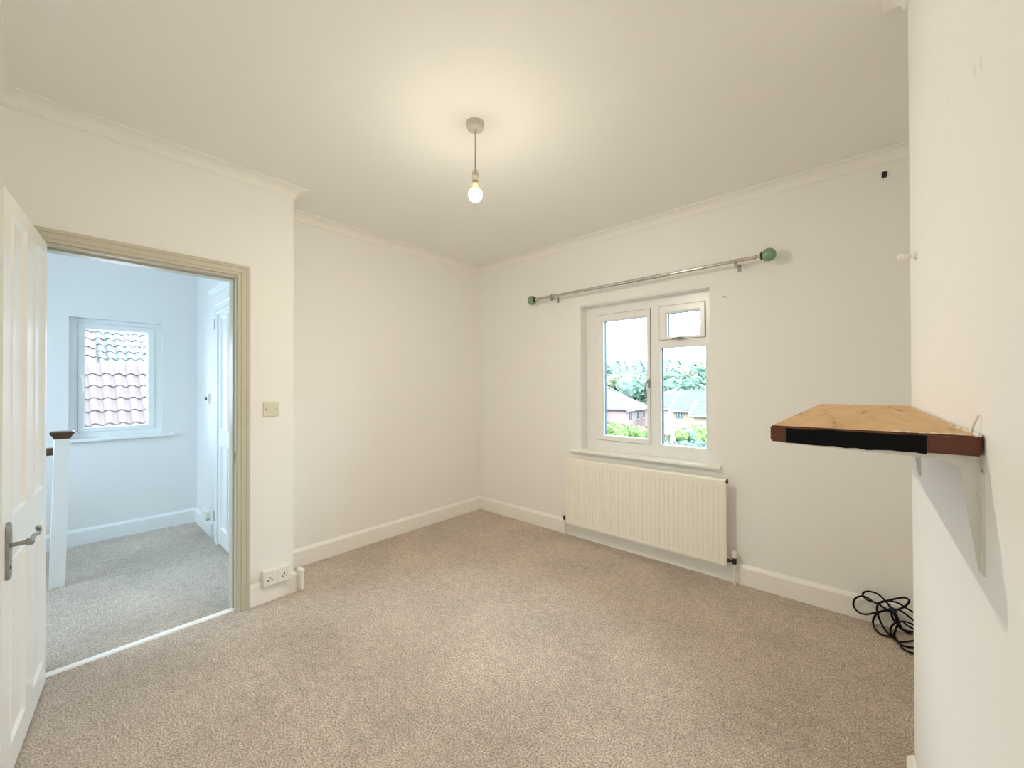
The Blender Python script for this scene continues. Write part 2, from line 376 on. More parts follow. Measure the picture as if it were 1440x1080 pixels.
for i, nm, lab in sk:
    a, b_, dp, dn = run(i); b = B(); sweep(b, [a, b_], (0, 0, 1), skp, dp, dn)
    struct('baseboard_' + nm, b, gloss_white, lab, 'skirting')
b = B(); sweep(b, [(XD, YD, 0), (XD, -2.2425, 0)], (0, 0, 1), skp, (1, 0, 0), None)
struct('baseboard_door', b, gloss_white, 'short white skirting under the double socket by the doorway', 'skirting')
b = B(); sweep(b, [(HX, HY, 0), (HX, HYL, 0)], (0, 0, 1), skp, (-1, 0, 0), None)
struct('baseboard_hall_far', b, hall_gloss, 'white skirting under the landing window', 'skirting')
b = B(); sweep(b, [(-1.15, HY, 0), (HX, HY, 0)], (0, 0, 1), skp, None, (0, -1, 0))
struct('baseboard_hall_return', b, hall_gloss, 'short white skirting beside the closed landing door', 'skirting')

# ------------------------------------------------------------------ doorway: lining, architrave, threshold
dl = thing('trim_9', 'aged cream door frame and moulded architrave of the open doorway', 'door frame', (XD, (DY0 + DY1) / 2, 0), kind='structure')
dl_o = Vector((XD, (DY0 + DY1) / 2, 0))
def shift(bm, o): bmesh.ops.translate(bm, vec=-Vector(o), verts=list(bm.verts))
arp = [(0.0, 0.0), (0.0, 0.013), (0.011, 0.014), (0.013, 0.012), (0.016, 0.013), (0.018, 0.016), (0.036, 0.018), (0.040, 0.017), (0.045, 0.022), (0.056, 0.024), (0.060, 0.020), (0.062, 0.012), (0.062, 0.0)]
b = B(); sweep(b, [(XD, DY0 + 0.004, 0), (XD, DY0 + 0.004, DZ - 0.008), (XD, DY1 - 0.004, DZ - 0.008), (XD, DY1 - 0.004, 0)], (1, 0, 0), arp)
shift(b, dl_o); obj('architrave', b, aged_cream, dl)
b = B(); LT = 0.008
bx(b, WALLBACK - .01, XD - .0005, DY1 - LT, DY1, 0, DZ - .020); bx(b, WALLBACK - .01, XD - .0005, DY0, DY0 + LT, 0, DZ - .020); bx(b, WALLBACK - .01, XD - .0005, DY0, DY1, DZ - .020, DZ)
shift(b, dl_o); obj('lining', b, aged_cream, dl)
b = B()
bx(b, WALLBACK + .02, XD - 0.045, DY1 - LT - .010, DY1 - LT, 0, DZ - .030); bx(b, WALLBACK + .02, XD - 0.045, DY0 + LT, DY0 + LT + .010, 0, DZ - .030); bx(b, WALLBACK + .02, XD - 0.045, DY0 + LT, DY1 - LT, DZ - 0.030, DZ - .020)
shift(b, dl_o); obj('door_stop', b, aged_cream, dl)
b = B(); bx(b, XD - 0.034, XD - 0.012, DY1 - LT - .0015, DY1 - LT + .0005, 0.86, 0.93); shift(b, dl_o); sp = obj('strike_plate', b, brass, dl); sp['label'] = 'small brass strike plate in the jamb'
b = B(); bx(b, XD - 0.028, XD - 0.018, DY1 - LT - .0025, DY1 - LT - .0005, 0.88, 0.91); shift(b, dl_o); obj('latch_hole', b, dark_hole, sp)
arh = thing('trim_10', 'landing side architrave of the bedroom doorway', 'door frame', (WALLBACK, DY1, 0), kind='structure')
b = B(); bx(b, WALLBACK - .015, WALLBACK, DY1 - .006, DY1 + .055, 0, DZ + .06); bx(b, WALLBACK - .015, WALLBACK, DY0 - .055, DY0 + .006, 0, DZ + .06); bx(b, WALLBACK - .015, WALLBACK, DY0, DY1, DZ, DZ + .06)
shift(b, (WALLBACK, DY1, 0)); obj('architrave', b, hall_gloss, arh)
b = B(); prism(b, [(0.288, 0.0), (0.293, 0.006), (0.308, 0.009), (0.323, 0.006), (0.328, 0.0)], 'y', DY0 + 0.009, DY1 - 0.009)
tag(obj('threshold_strip', b, steel_bright), 'bright white metal carpet strip across the doorway', 'threshold', kind='structure')

# ------------------------------------------------------------------ panelled door
def panel_door(root, W_, Z0, Z1, TH, panels, paint, name='door_frame'):
    """leaf in local x (0..W_), face at y=0, body behind at -TH; panels: (x0,x1,z0,z1)"""
    xs = sorted({0, W_} | {p[0] for p in panels} | {p[1] for p in panels}); zs = sorted({Z0, Z1} | {p[2] for p in panels} | {p[3] for p in panels})
    b = B()
    for i in range(len(xs) - 1):
        for j in range(len(zs) - 1):
            cx, cz = (xs[i] + xs[i + 1]) / 2, (zs[j] + zs[j + 1]) / 2
            if not any(p[0] < cx < p[1] and p[2] < cz < p[3] for p in panels):
                bx(b, xs[i], xs[i + 1], -TH, 0, zs[j], zs[j + 1])
    bmesh.ops.remove_doubles(b, verts=list(b.verts), dist=1e-5)
    obj(name, b, paint, root)
    for p in panels:
        b = B()
        def ring(inset, y): return [b.verts.new((x, y, z)) for x, z in ((p[0] + inset, p[2] + inset), (p[1] - inset, p[2] + inset), (p[1] - inset, p[3] - inset), (p[0] + inset, p[3] - inset))]
        for sg in (0, 1):
            f = (lambda y: y) if sg == 0 else (lambda y: -TH - y)
            R = [ring(0, f(0.0)), ring(0.004, f(0.003)), ring(0.010, f(-0.001)), ring(0.016, f(-0.006)), ring(0.045, f(-0.006))]
            for a, c in zip(R, R[1:]):
                for k in range(4): b.faces.new((a[k], a[(k + 1) % 4], c[(k + 1) % 4], c[k]))
            b.faces.new(R[-1])
        obj('panel', b, paint, root)
dA = Vector((0.385, -3.02, 0)); rz = math.atan2(-3.099 + 3.02, 1.094 - 0.385)
d1 = thing('door_1', 'open white four-panel door swung into the bedroom', 'door', dA, rz, kind='structure')
DW = 0.695
panel_door(d1, DW, 0.012, 1.942, 0.040, [(0.055, 0.255, 0.875, 1.885), (0.385, 0.595, 0.875, 1.885), (0.055, 0.255, 0.12, 0.735), (0.385, 0.595, 0.12, 0.735)], door_paint)
hd = B(); prism(hd, [(0.618, .70), (0.62, .69), (0.64, .686), (0.66, .69), (0.662, .70), (0.660, .75), (0.664, .78), (0.660, .81), (0.662, .855), (0.652, .868), (0.64, .872), (0.628, .868), (0.618, .855), (0.620, .81), (0.616, .78), (0.620, .75)], 'y', 0.0, 0.008); bevel(hd, 0.002, 1)
hp = obj('handle_plate', hd, pewter, d1, smooth=True); hp['label'] = 'dark pewter ornate handle plate'
b = B(); tube(b, spline([(0.64, 0.006, .797), (0.64, 0.03, .797), (0.64, 0.046, .798)], 4), 0.007, 10); lathe(b, [(0.009, 0.040), (0.012, 0.044), (0.012, 0.054), (0.008, 0.058)], 12, 'y', (0.64, 0, .798))
tube(b, spline([(0.64, 0.050, .800), (0.61, 0.052, .806), (0.58, 0.054, .806), (0.55, 0.054, .800), (0.532, 0.053, .806), (0.536, 0.052, .818), (0.548, .052, .818)], 5), 0.0065, 8)
obj('lever', b, pewter, hp, smooth='all')
b = B(); lathe(b, [(0.006, 0.007), (0.006, 0.0095)], 12, 'y', (0.64, 0, .725)); obj('keyhole', b, dark_hole, hp)
b = B(); bx(b, DW - .001, DW + .002, -0.032, -0.008, .735, .83); lp = obj('latch_plate', b, brass, d1); lp['label'] = 'brass latch plate on the door edge'
for z in (0.25, 1.70):
    b = B(); lathe(b, [(0.006, z - .04), (0.006, z + .04)], 10, 'z', (-0.008, -0.02, 0)); bx(b, -.001, .03, -.021, -.019, z - .04, z + .04); obj('hinge', b, brass, d1)

# landing door
d2 = thing('door_2', 'closed white four-panel door on the landing with moulded head', 'door', (-1.02, HY - 0.008, 0), math.pi, kind='structure')
# local x runs to -x when turned: use rotation pi so face (+y local) looks to -y world; leaf spans local x from -0.76 to 0
HDW = 0.76
def hall_door():
    root = d2
    xs = [(-0.155 - .21, -0.155), (-0.605, -0.395)]
    b = B()
    pan = [(x0, x1, z0, z1) for x0, x1 in xs for z0, z1 in ((0.14, 0.83), (0.95, 1.885))]
    gx = sorted({-HDW, 0.0} | {p[0] for p in pan} | {p[1] for p in pan}); gz = sorted({0.01, 2.0} | {p[2] for p in pan} | {p[3] for p in pan})
    for i in range(len(gx) - 1):
        for j in range(len(gz) - 1):
            cx, cz = (gx[i] + gx[i + 1]) / 2, (gz[j] + gz[j + 1]) / 2
            if not any(p[0] < cx < p[1] and p[2] < cz < p[3] for p in pan): bx(b, gx[i], gx[i + 1], -0.008, 0.004, gz[j], gz[j + 1])
    bmesh.ops.remove_doubles(b, verts=list(b.verts), dist=1e-5)
    obj('door_frame', b, hall_gloss, root)
    for p in pan:
        b = B()
        def ring(i, y): return [b.verts.new((x, y, z)) for x, z in ((p[0] + i, p[2] + i), (p[1] - i, p[2] + i), (p[1] - i, p[3] - i), (p[0] + i, p[3] - i))]
        R = [ring(0, .006), ring(.006, .008), ring(.014, -.002), ring(.022, -.0075)]
        for a, c in zip(R, R[1:]):
            for k in range(4): b.faces.new((a[k], a[(k + 1) % 4], c[(k + 1) % 4], c[k]))
        b.faces.new(R[-1]); obj('panel', b, hall_gloss, root)
    b = B(); prof = [(0, -.008), (0, .012), (.012, .014), (.02, .008), (.05, .010), (.07, .016), (.085, .020), (.10, .016), (.10, -.008)]
    # architrave in the x-z plane, plane normal +y local; going so that side points away from the leaf
    sweep(b, [(0.012, 0, 0), (0.012, 0, 2.012), (-HDW - .012, 0, 2.012), (-HDW - .012, 0, 0)], (0, 1, 0), [(-a, c) for a, c in prof])
    obj('architrave', b, hall_gloss, root)
    b = B(); prism(b, [(-0.008, 2.09), (.018, 2.09), (.022, 2.10), (.030, 2.105), (.034, 2.118), (.040, 2.122), (.040, 2.135), (-.008, 2.135)], 'x', -HDW - .13, .13); obj('door_head', b, hall_gloss, root)
    for z in (0.22, 1.84):
        b = B(); lathe(b, [(0.006, z - .045), (0.006, z + .045)], 10, 'z', (0.004, 0.012, 0)); h = obj('hinge', b, chrome, root)
hall_door()

# ------------------------------------------------------------------ windows
def frame_ring(bm, x0, x1, z0, z1, wl, wr, wb, wt, y0, y1, ch=0.008):
    """mitred rectangular frame with chamfered inner front edge; y0 = room side"""
    def R(i, y): return [bm.verts.new(p) for p in ((x0 + wl * i, y, z0 + wb * i), (x1 - wr * i, y, z0 + wb * i), (x1 - wr * i, y, z1 - wt * i), (x0 + wl * i, y, z1 - wt * i))]
    c = 1 - ch / max(wl, wr, wb, wt)
    rings = [R(0, y1), R(0, y0 + .002), R(0.03, y0), R(c, y0), R(1, y0 + ch), R(1, y1)]
    for a, b_ in zip(rings, rings[1:] + rings[:1]):
        for k in range(4): bm.faces.new((a[k], a[(k + 1) % 4], b_[(k + 1) % 4], b_[k]))
def pane_part(root, x0, x1, z0, z1, y, name='pane'):
    b = B(); bx(b, x0, x1, y, y + 0.004, z0, z1); return obj(name, b, glass, root)
def gasket_part(root, x0, x1, z0, z1, y):
    b = B(); frame_ring(b, x0 - .004, x1 + .004, z0 - .004, z1 + .004, .010, .007, .007, .007, y + .009, y + .036, .001); return obj('gasket', b, gasket, root)
w1 = thing('window_1', 'white plastic-framed bedroom window with casement and small top vent', 'window', (0, 0, 0), kind='structure')
Y0 = 0.10
b = B(); frame_ring(b, WX0, WX1, 0.757, WZ1, .116, .055, .094, .092, Y0, Y0 + .065)
bx(b, 1.838, 1.910, Y0 + .001, Y0 + .063, 0.80, 1.95); bx(b, 1.90, 2.26, Y0 + .002, Y0 + .062, 1.603, 1.662)
obj('frame', b, upvc, w1)
cs = B(); frame_ring(cs, 1.366, 1.836, 0.846, 1.914, .058, .030, .040, .055, Y0 - .010, Y0 + .05, .012); ca = obj('casement', cs, upvc, w1)
pane_part(ca, 1.422, 1.808, 0.884, 1.861, Y0 + .022); gasket_part(ca, 1.421, 1.809, 0.883, 1.862, Y0 + .018)
vs = B(); frame_ring(vs, 1.911, 2.238, 1.661, 1.918, .056, .034, .022, .056, Y0 - .010, Y0 + .05, .012); ve = obj('top_vent', vs, upvc, w1)
pane_part(ve, 1.965, 2.205, 1.682, 1.863, Y0 + .022); gasket_part(ve, 1.964, 2.206, 1.681, 1.864, Y0 + .018)
fx = B(); frame_ring(fx, 1.906, 2.250, 0.818, 1.606, .010, .006, .034, .006, Y0 - .004, Y0 + .04, .006); fxo = obj('fixed_light', fx, upvc, w1)
pane_part(fxo, 1.914, 2.246, 0.850, 1.602, Y0 + .022); gasket_part(fxo, 1.914, 2.246, 0.850, 1.602, Y0 + .018)
def shadow_gap_part(root, x0, x1, z0, z1):  # thin grey ring painting in the shadow gap around a sash
    b = B(); frame_ring(b, x0 - .0035, x1 + .0035, z0 - .0035, z1 + .0035, .005, .005, .005, .005, Y0 - .003, Y0 + .02, .001); return obj('shadow_gap', b, shadow_gap_grey, root)
shadow_gap_part(ca, 1.366, 1.836, 0.846, 1.914); shadow_gap_part(ve, 1.911, 2.238, 1.661, 1.918)
# handles
b = B(); bx(b, 1.822, 1.836, Y0 - .022, Y0 - .008, 1.29, 1.36); bevel(b, .004, 2)
tube(b, spline([(1.829, Y0 - .02, 1.345), (1.825, Y0 - .045, 1.335), (1.815, Y0 - .052, 1.30), (1.812, Y0 - .050, 1.255), (1.812, Y0 - .046, 1.215)], 5), .007, 8)
hdl = obj('handle', b, pewter, ca, smooth=True); hdl['label'] = 'slim metal casement handle'
b = B(); bx(b, 2.045, 2.10, Y0 - .022, Y0 - .008, 1.655, 1.668); bevel(b, .003, 2)
tube(b, spline([(2.07, Y0 - .015, 1.662), (2.075, Y0 - .04, 1.668), (2.05, Y0 - .046, 1.664), (2.02, Y0 - .044, 1.656)], 5), .006, 8); tube(b, spline([(2.075, Y0 - .035, 1.668), (2.11, Y0 - .04, 1.662)], 3), .005, 8)
hdl = obj('handle', b, pewter, ve, smooth=True); hdl['label'] = 'small metal vent handle'
# sill board
b = B(); prism(b, [(Y0 + .02, 0.733), (Y0 + .02, 0.758), (-0.030, 0.758), (-0.036, 0.752), (-0.036, 0.740), (-0.030, 0.733)], 'x', 1.172, 2.364)
b2 = obj('sill', b, gloss_white, w1)
b = B(); bx(b, WX0, WX1, Y0 - .09, Y0, WZ1 - .007, WZ1 + .0); bx(b, WX0, WX0 + .005, .004, Y0, .757, WZ1); obj('reveal_lining', b, upvc, w1)

w2 = thing('window_2', 'small white landing window looking onto a tiled roof', 'window', (0, 0, 0), kind='structure')
# built like the other, then turned: local x -> world y, local y -> -world x
def turn(bm):
    for v in bm.verts: v.co = Vector((HX - v.co.y, v.co.x, v.co.z))
y0, y1, z0, z1 = HW
b = B(); frame_ring(b, y0, y1, z0, z1, .055, .058, .058, .042, .07, .13); turn(b); obj('frame', b, hall_gloss, w2)
b = B(); frame_ring(b, y0 + .052, y1 - .050, z0 + .055, z1 - .040, .042, .042, .036, .046, .060, .12, .010); turn(b); c2 = obj('casement', b, hall_gloss, w2)
b = B(); bx(b, y0 + .09, y1 - .088, .088, .092, z0 + .088, z1 - .083); turn(b); obj('pane', b, glass, c2)
b = B(); bx(b, y0 + .056, y0 + .072, .046, .060, 1.36, 1.43); bevel(b, .004, 2); tube(b, spline([(y0 + .064, .05, 1.42), (y0 + .07, .02, 1.41), (y0 + .085, .012, 1.37), (y0 + .088, .014, 1.28)], 5), .007, 8); turn(b)
hdl = obj('handle', b, white_plastic, c2, smooth=True)
b = B(); bx(b, y0 - .03, y1 + .085, -.035, .07, z0 - .022, z0 + .002); bevel(b, .005, 2); turn(b); obj('sill', b, hall_gloss, w2)
# unseen stair window, added to bring more daylight onto the landing
w3 = thing('added_stair_window', 'added unseen white framed stair window for more light on the landing', 'window', (0, 0, 0), kind='structure')
def turn3(bm):
    for v in bm.verts: v.co = Vector((v.co.x, HYL - v.co.y, v.co.z))
b = B(); frame_ring(b, *LW, .06, .06, .06, .06, .08, .14); turn3(b); obj('frame', b, hall_gloss, w3)
b = B(); bx(b, LW[0] + .05, LW[1] - .05, .10, .104, LW[2] + .05, LW[3] - .05); turn3(b); obj('pane', b, glass, w3)

# ------------------------------------------------------------------ radiator
RX0, RX1, RZ0, RZ1 = 1.158, 2.415, 0.117, 0.690
rad = thing('radiator', 'long cream fluted panel radiator under the window', 'radiator', ((RX0 + RX1) / 2, -0.07, 0))
ro = Vector((((RX0 + RX1) / 2), -0.07, 0))
b = B()
n = 37; pitch = (RX1 - RX0 - 0.05) / n; YF = -0.095
zs = [RZ0, RZ0 + .014, RZ0 + .034, RZ0 + .048, RZ1 - .062, RZ1 - .048, RZ1 - .012, RZ1]
xs_p = [(RX0, 0), (RX0 + .012, 0)]
for k in range(n):
    x = RX0 + .025 + k * pitch
    xs_p += [(x + pitch * .30, 0), (x + pitch * .42, 1), (x + pitch * .54, 1), (x + pitch * .66, 0)]
xs_p += [(RX1 - .012, 0), (RX1, 0)]
dep = [0.006, 0.0, 0.0, 1, 1, 0.0, 0.0, 0.006]
grid = []
for (x, g) in xs_p:
    col = []
    for z, d_ in zip(zs, dep):
        y = YF + (0.0045 * g if d_ == 1 else d_)
        if x in (RX0, RX1): y = max(y, YF + .004)
        col.append(b.verts.new((x, y, z)))
    grid.append(col)
for a, c in zip(grid, grid[1:]):
    for j in range(len(zs) - 1): b.faces.new((a[j], c[j], c[j + 1], a[j + 1]))
bk = [[b.verts.new((x, -.068, z)) for z in (RZ0, RZ1)] for x in (RX0, RX1)]
b.faces.new((bk[0][0], bk[0][1], bk[1][1], bk[1][0]))
b.faces.new([grid[0][j] for j in range(len(zs))] + [bk[0][1], bk[0][0]]); b.faces.new([grid[-1][j] for j in range(len(zs))] + [bk[1][1], bk[1][0]])
b.faces.new([g_[-1] for g_ in grid] + [bk[1][1], bk[0][1]]); b.faces.new([g_[0] for g_ in grid] + [bk[1][0], bk[0][0]])
shift(b, ro); obj('panel', b, radiator_paint, rad)
for x in (1.33, 2.24):
    b = B(); bx(b, x - .02, x + .02, -.069, 0, .25, .60); shift(b, ro); obj('wall_bracket', b, radiator_paint, rad)
b = B(); bx(b, RX1 - .006, RX1 + .003, -.092, -.045, RZ1 - .02, RZ1 - .006); bx(b, RX1 - .002, RX1 + .004, -.075, -.050, RZ1 - .03, RZ1 + .0); shift(b, ro); obj('air_vent', b, black_metal, rad)
for (x, s) in ((2.452, 1), (1.122, -1)):
    v = B(); lathe(v, [(.010, .135), (.014, .140), (.014, .172), (.010, .178)], 14, 'z', (x, -.05, 0)); tube(v, [(x, -.05, .15), (x - s * .045, -.06, .15)], .009, 10); lathe(v, [(.013, 0), (.013, .016)], 8, 'x', (x - s * .03 - .008, -.056, .15))
    shift(v, ro); vo = obj('valve', v, black_metal, rad, smooth=True); vo['label'] = 'dark metal radiator valve'
    c_ = B(); lathe(c_, [(.013, .176), (.0155, .180), (.0155, .212), (.012, .220)], 16, 'z', (x, -.05, 0)); shift(c_, ro); obj('cap', c_, white_plastic, vo, smooth=True)
    p_ = B(); tube(p_, [(x, -.05, .0), (x, -.05, .137)], .0075, 10); shift(p_, ro); obj('pipe', p_, white_plastic, rad, smooth=True)

# ------------------------------------------------------------------ curtain pole
RY, RZ = -0.10, 2.105
rod = thing('curtain_pole', 'bare chrome telescopic curtain pole with green ball ends', 'curtain pole', (1.73, 0, RZ))
ro = Vector((1.73, 0, RZ))
b = B(); tube(b, [(0.865, RY, RZ - .003), (1.996, RY, RZ)], .0132, 16); lathe(b, [(.0142, 1.988), (.0142, 1.998)], 16, 'x', (0, RY, RZ)); shift(b, ro); obj('outer_tube', b, chrome, rod, smooth=True)
b = B(); tube(b, [(1.99, RY, RZ), (2.60, RY, RZ + .004)], .0112, 16); shift(b, ro); obj('inner_tube', b, chrome, rod, smooth=True)
for (x, s, z) in ((0.802, -1, RZ - .004), (2.662, 1, RZ + .005)):
    f = B(); bmesh.ops.create_uvsphere(f, u_segments=28, v_segments=18, radius=.041)
    bmesh.ops.translate(f, vec=(x, RY, z), verts=list(f.verts)); shift(f, ro)
    fo = obj('finial', f, green_glass, rod, smooth='all'); fo['label'] = 'mottled green ball finial'
    c_ = B(); lathe(c_, [(.024, x - s * .041), (.027, x - s * .036), (.026, x - s * .030), (.020, x - s * .028)], 20, 'x', (0, RY, z)); shift(c_, ro); obj('seat_ring', c_, black_metal, fo, smooth=True)
    c_ = B(); lathe(c_, [(.0125, x - s * .078), (.0145, x - s * .072), (.0145, x - s * .064), (.008, x - s * .060), (.008, x - s * .054), (.016, x - s * .046), (.016, x - s * .040)], 20, 'x', (0, RY, z)); shift(c_, ro); obj('neck', c_, chrome, fo, smooth=True)
for x in (1.028, 2.482):
    c_ = B(); bx(c_, x - .009, x + .009, -.006, 0.0, RZ - .045, RZ + .005); tube(c_, [(x, -.004, RZ - .012), (x, RY + .012, RZ - .012)], .005, 10)
    bx(c_, x - .008, x + .008, RY - .006, RY + .004, RZ - .040, RZ - .010)
    lathe(c_, [(.0145, x - .006), (.0165, x - .004), (.0165, x + .004), (.0145, x + .006)], 18, 'x', (0, RY, RZ)); shift(c_, ro)
    obj('bracket', c_, pewter, rod, smooth=True)

# ------------------------------------------------------------------ pendant light
LX, LY = 1.700, -1.659
pen = thing('pendant_light', 'bare lit bulb hanging on a short flex from the ceiling rose', 'ceiling light', (LX, LY, H))
b = B(); lathe(b, [(.030, -.030), (.038, -.028), (.040, -.022), (.041, -.006), (.043, 0)], 32); lathe(b, [(.006, -.040), (.010, -.030)], 14); obj('ceiling_rose', b, rose_grey, pen, smooth=True)
b = B(); tube(b, spline([(0, 0, -.03), (.0015, 0, -.09), (-.001, .001, -.16), (0, 0, -.225)], 6), .0035, 8); obj('flex', b, cord_grey, pen, smooth='all')
b = B(); lathe(b, [(.006, -.222), (.011, -.228), (.0155, -.244), (.0165, -.250), (.0145, -.2515), (.0165, -.253), (.0165, -.276), (.014, -.280)], 24); obj('lamp_holder', b, rose_grey, pen, smooth=True)
b = B(); lathe(b, [(.012, -.278), (.0125, -.290)], 20); bs = obj('bulb_cap', b, brass, pen, smooth=True)
b = B(); prof = [(.0115, -.289), (.0125, -.300), (.0165, -.312), (.0235, -.321), (.0287, -.3297)]
lathe(b, prof, 28); bh = obj('bulb_housing', b, bulb_neck, pen, smooth='all'); bh['label'] = 'opal neck of the globe bulb'
for nm, m_, a0, a1, lab in (('bulb_shoulder', bulb_band, 62, 128, 'dimmer shoulder of the globe bulb'), ('bulb', lit_bulb, 128, 179, 'glowing warm round bulb')):
    b = B(); prof = []
    for k in range(0, 9):
        a_ = math.radians(a0 + k * (a1 - a0) / 8.0); prof.append((.0325 * math.sin(a_), -.345 + .0325 * math.cos(a_)))
    lathe(b, prof, 28); bl = obj(nm, b, m_, pen, smooth='all'); bl['label'] = lab

# ------------------------------------------------------------------ shelf on the chimney breast
SY0, SY1, SX0, SZ, STH = -2.203, -1.150, 2.978, 1.240, 0.026
shf = thing('wall_shelf', 'worn orange-brown wooden shelf with black front edge on white brackets', 'shelf', (XB, SY0, SZ - STH))
so = Vector((XB, SY0, SZ - STH))
b = B()
vs_ = bx(b, SX0, XB - .002, SY0, YB - .004, SZ - STH, SZ)
bmesh.ops.bevel(b, geom=[e for e in b.edges], offset=.0022, segments=2, affect='EDGES')
for f in b.faces: f.material_index = 1 if f.normal.z > .8 or f.calc_center_median().z > SZ - .0004 else 0
shift(b, so); brd = obj('board', b, [wood_redbrown, shelf_top], shf)
for p in brd.data.polygons: p.material_index = 1 if p.normal.z > .7 else 0
b = B()
# broken black edging along the near end, ragged lower line
top, bot = [], []
x = SX0 + .022
while x < XB - .042:
    top.append((x, SZ - .002 - random.uniform(0, .002))); bot.append((x, SZ - STH - random.uniform(0, .0025))); x += .012
prism(b, top + bot[::-1], 'y', SY0 - .0018, SY0 + .0005); shift(b, so); e_ = obj('edge_strip', b, black_tape, shf); e_['label'] = 'broken black edging strip'
def bracket(y):
    b = B(); zb = SZ - STH; xw = XB
    outer = [(xw, zb - .022), (xw - .005, zb - .008), (xw - .020, zb), (xw - .215, zb), (xw - .215, zb - .003)]
    inner = [(xw - .10, zb - .007)]
    for k in range(7):
        a_ = math.radians(90 - k * 15); inner.append((xw - .039 + .022 * math.cos(a_), zb - .031 + .022 * math.sin(a_)))
    inner += [(xw - .014, zb - .07), (xw - .004, zb - .150), (xw, zb - .152)]
    prism(b, outer + inner, 'y', y - .002, y + .002)
    prism(b, [(xw, zb - .022), (xw, zb - .152), (xw - .0025, zb - .152), (xw - .0025, zb - .020)], 'y', y - .013, y + .013)
    prism(b, [(xw - .02, zb), (xw - .02, zb - .0025), (xw - .215, zb - .0025), (xw - .215, zb)], 'y', y - .013, y + .013)
    for z in (zb - .05, zb - .135): lathe(b, [(.004, -.004), (.0045, 0)], 10, 'x', (xw - .001, y + .008 * (1 if z < zb - .1 else -1), z))
    shift(b, so); k_ = obj('bracket', b, bracket_paint, shf); k_['label'] = 'white pressed-metal shelf bracket'
bracket(-2.185); bracket(-1.435)
# plaster and filler crumbs where the board meets the wall
b = B()
for k in range(26):
    y = SY0 + .002 + (k / 26.0) ** 1.6 * .95; r = random.uniform(.002, .0042) * (1.3 if k < 8 else .7)
    mm = Matrix.Translation((XB - .003 - random.uniform(0, .006), y, SZ + r * .2)) @ Matrix.Diagonal((1, 1.8, .7, 1))
    bmesh.ops.create_icosphere(b, subdivisions=1, radius=r, matrix=mm)
for k in range(6):
    mm = Matrix.Translation((XB - .02 - .012 * k, SY0 + .004, SZ + .0005)) @ Matrix.Diagonal((2, 1, .5, 1)); bmesh.ops.create_icosphere(b, subdivisions=1, radius=.0025, matrix=mm)
shift(b, so); e_ = obj('filler', b, plaster, shf); e_['label'] = 'crumbly white filler along the wall'; e_['kind'] = 'stuff'
n0, n1_ = at(1366, 609, 'x', XB - .006), at(1376.5, 584, 'x', XB - .003)
b = B(); tube(b, [n0, (n0 + n1_) / 2 + Vector((-.001, 0, 0)), n1_], .0012, 6)
tag(obj('wire_stub', b, bracket_paint), 'thin pale wire poking up at the back of the wooden shelf', 'wire')

# ------------------------------------------------------------------ switch, sockets, boxes
sw = thing('light_switch', 'square cream light switch on the wall beside the doorway', 'light switch', (XD, -2.1205, 1.17))
b = B(); bx(b, 0, .009, -.043, .043, -.043, .043); bevel(b, .003, 2); obj('plate', b, ivory_plastic, sw)
b = B(); prism(b, [(.009, -.012), (.014, -.011), (.0105, .012), (.009, .012)], 'y', -.006, .006); obj('rocker', b, ivory_plastic, sw)
for y in (-.030, .030):
    b = B(); lathe(b, [(.0032, .0085), (.0032, .0098)], 10, 'x', (0, y, 0)); obj('screw', b, dark_hole, sw)
so_ = thing('double_socket', 'white double power socket above the skirting by the doorway', 'power socket', (XD + .001, -2.099, 0.150))
b = B(); bx(b, 0, .034, -.073, .073, -.043, .043); bevel(b, .004, 2); obj('back_box', b, white_plastic, so_)
b = B(); bx(b, .034, .046, -.074, .074, -.044, .044); bevel(b, .004, 2); pl = obj('faceplate', b, white_plastic, so_)
for y in (-.040, .040):
    for (dy, dz, wy, wz) in ((0, .002, .003, .0045), (-.011, -.012, .0045, .003), (.011, -.012, .0045, .003)):
        b = B(); bx(b, .0455, .0465, y + dy - wy, y + dy + wy, dz - wz, dz + wz); obj('pin_hole', b, dark_hole, pl)
    b = B(); prism(b, [(.046, .018), (.050, .019), (.047, .036), (.046, .036)], 'y', y * .45 - .008, y * .45 + .008); obj('rocker', b, white_plastic, pl)
cb = thing('junction_box', 'small white cable cover on the corner of the skirting', 'cable box', (XD + .044, YD + .018, 0.02))
b = B(); bx(b, -.030, .030, 0, .022, .006, .118); bevel(b, .004, 2); obj('cover', b, white_plastic, cb)
b = B(); bx(b, -.034, .034, -.002, .026, .118, .126); bevel(b, .002, 1); obj('lid', b, white_plastic, cb)
for x in (-.02, .028):
    b = B(); lathe(b, [(.004, .022), (.004, .0265)], 8, 'y', (x * .6, 0, .100)); obj('screw', b, dark_hole, cb)
# landing
hs = thing('phone_socket', 'white surface box on the landing skirting beside the closed door', 'socket', (-1.36, HY, .131))
b = B(); bx(b, -.10, .10, -.034, 0, .004, .072); bevel(b, .005, 2); obj('box', b, white_plastic, hs)
b = B(); bx(b, .04, .085, -.028, -.004, -.004, .006); obj('cable_entry', b, dark_hole, hs)
th = thing('thermostat', 'small white control with dark dial on the landing wall', 'thermostat', (-1.30, HY, 1.16))
b = B(); bx(b, -.045, .045, -.022, 0, 0, .09); bevel(b, .004, 2); obj('body', b, white_plastic, th)
b = B(); lathe(b, [(.016, -.032), (.018, -.022)], 16, 'y', (.0, 0, .045)); obj('dial', b, dark_hole, th)

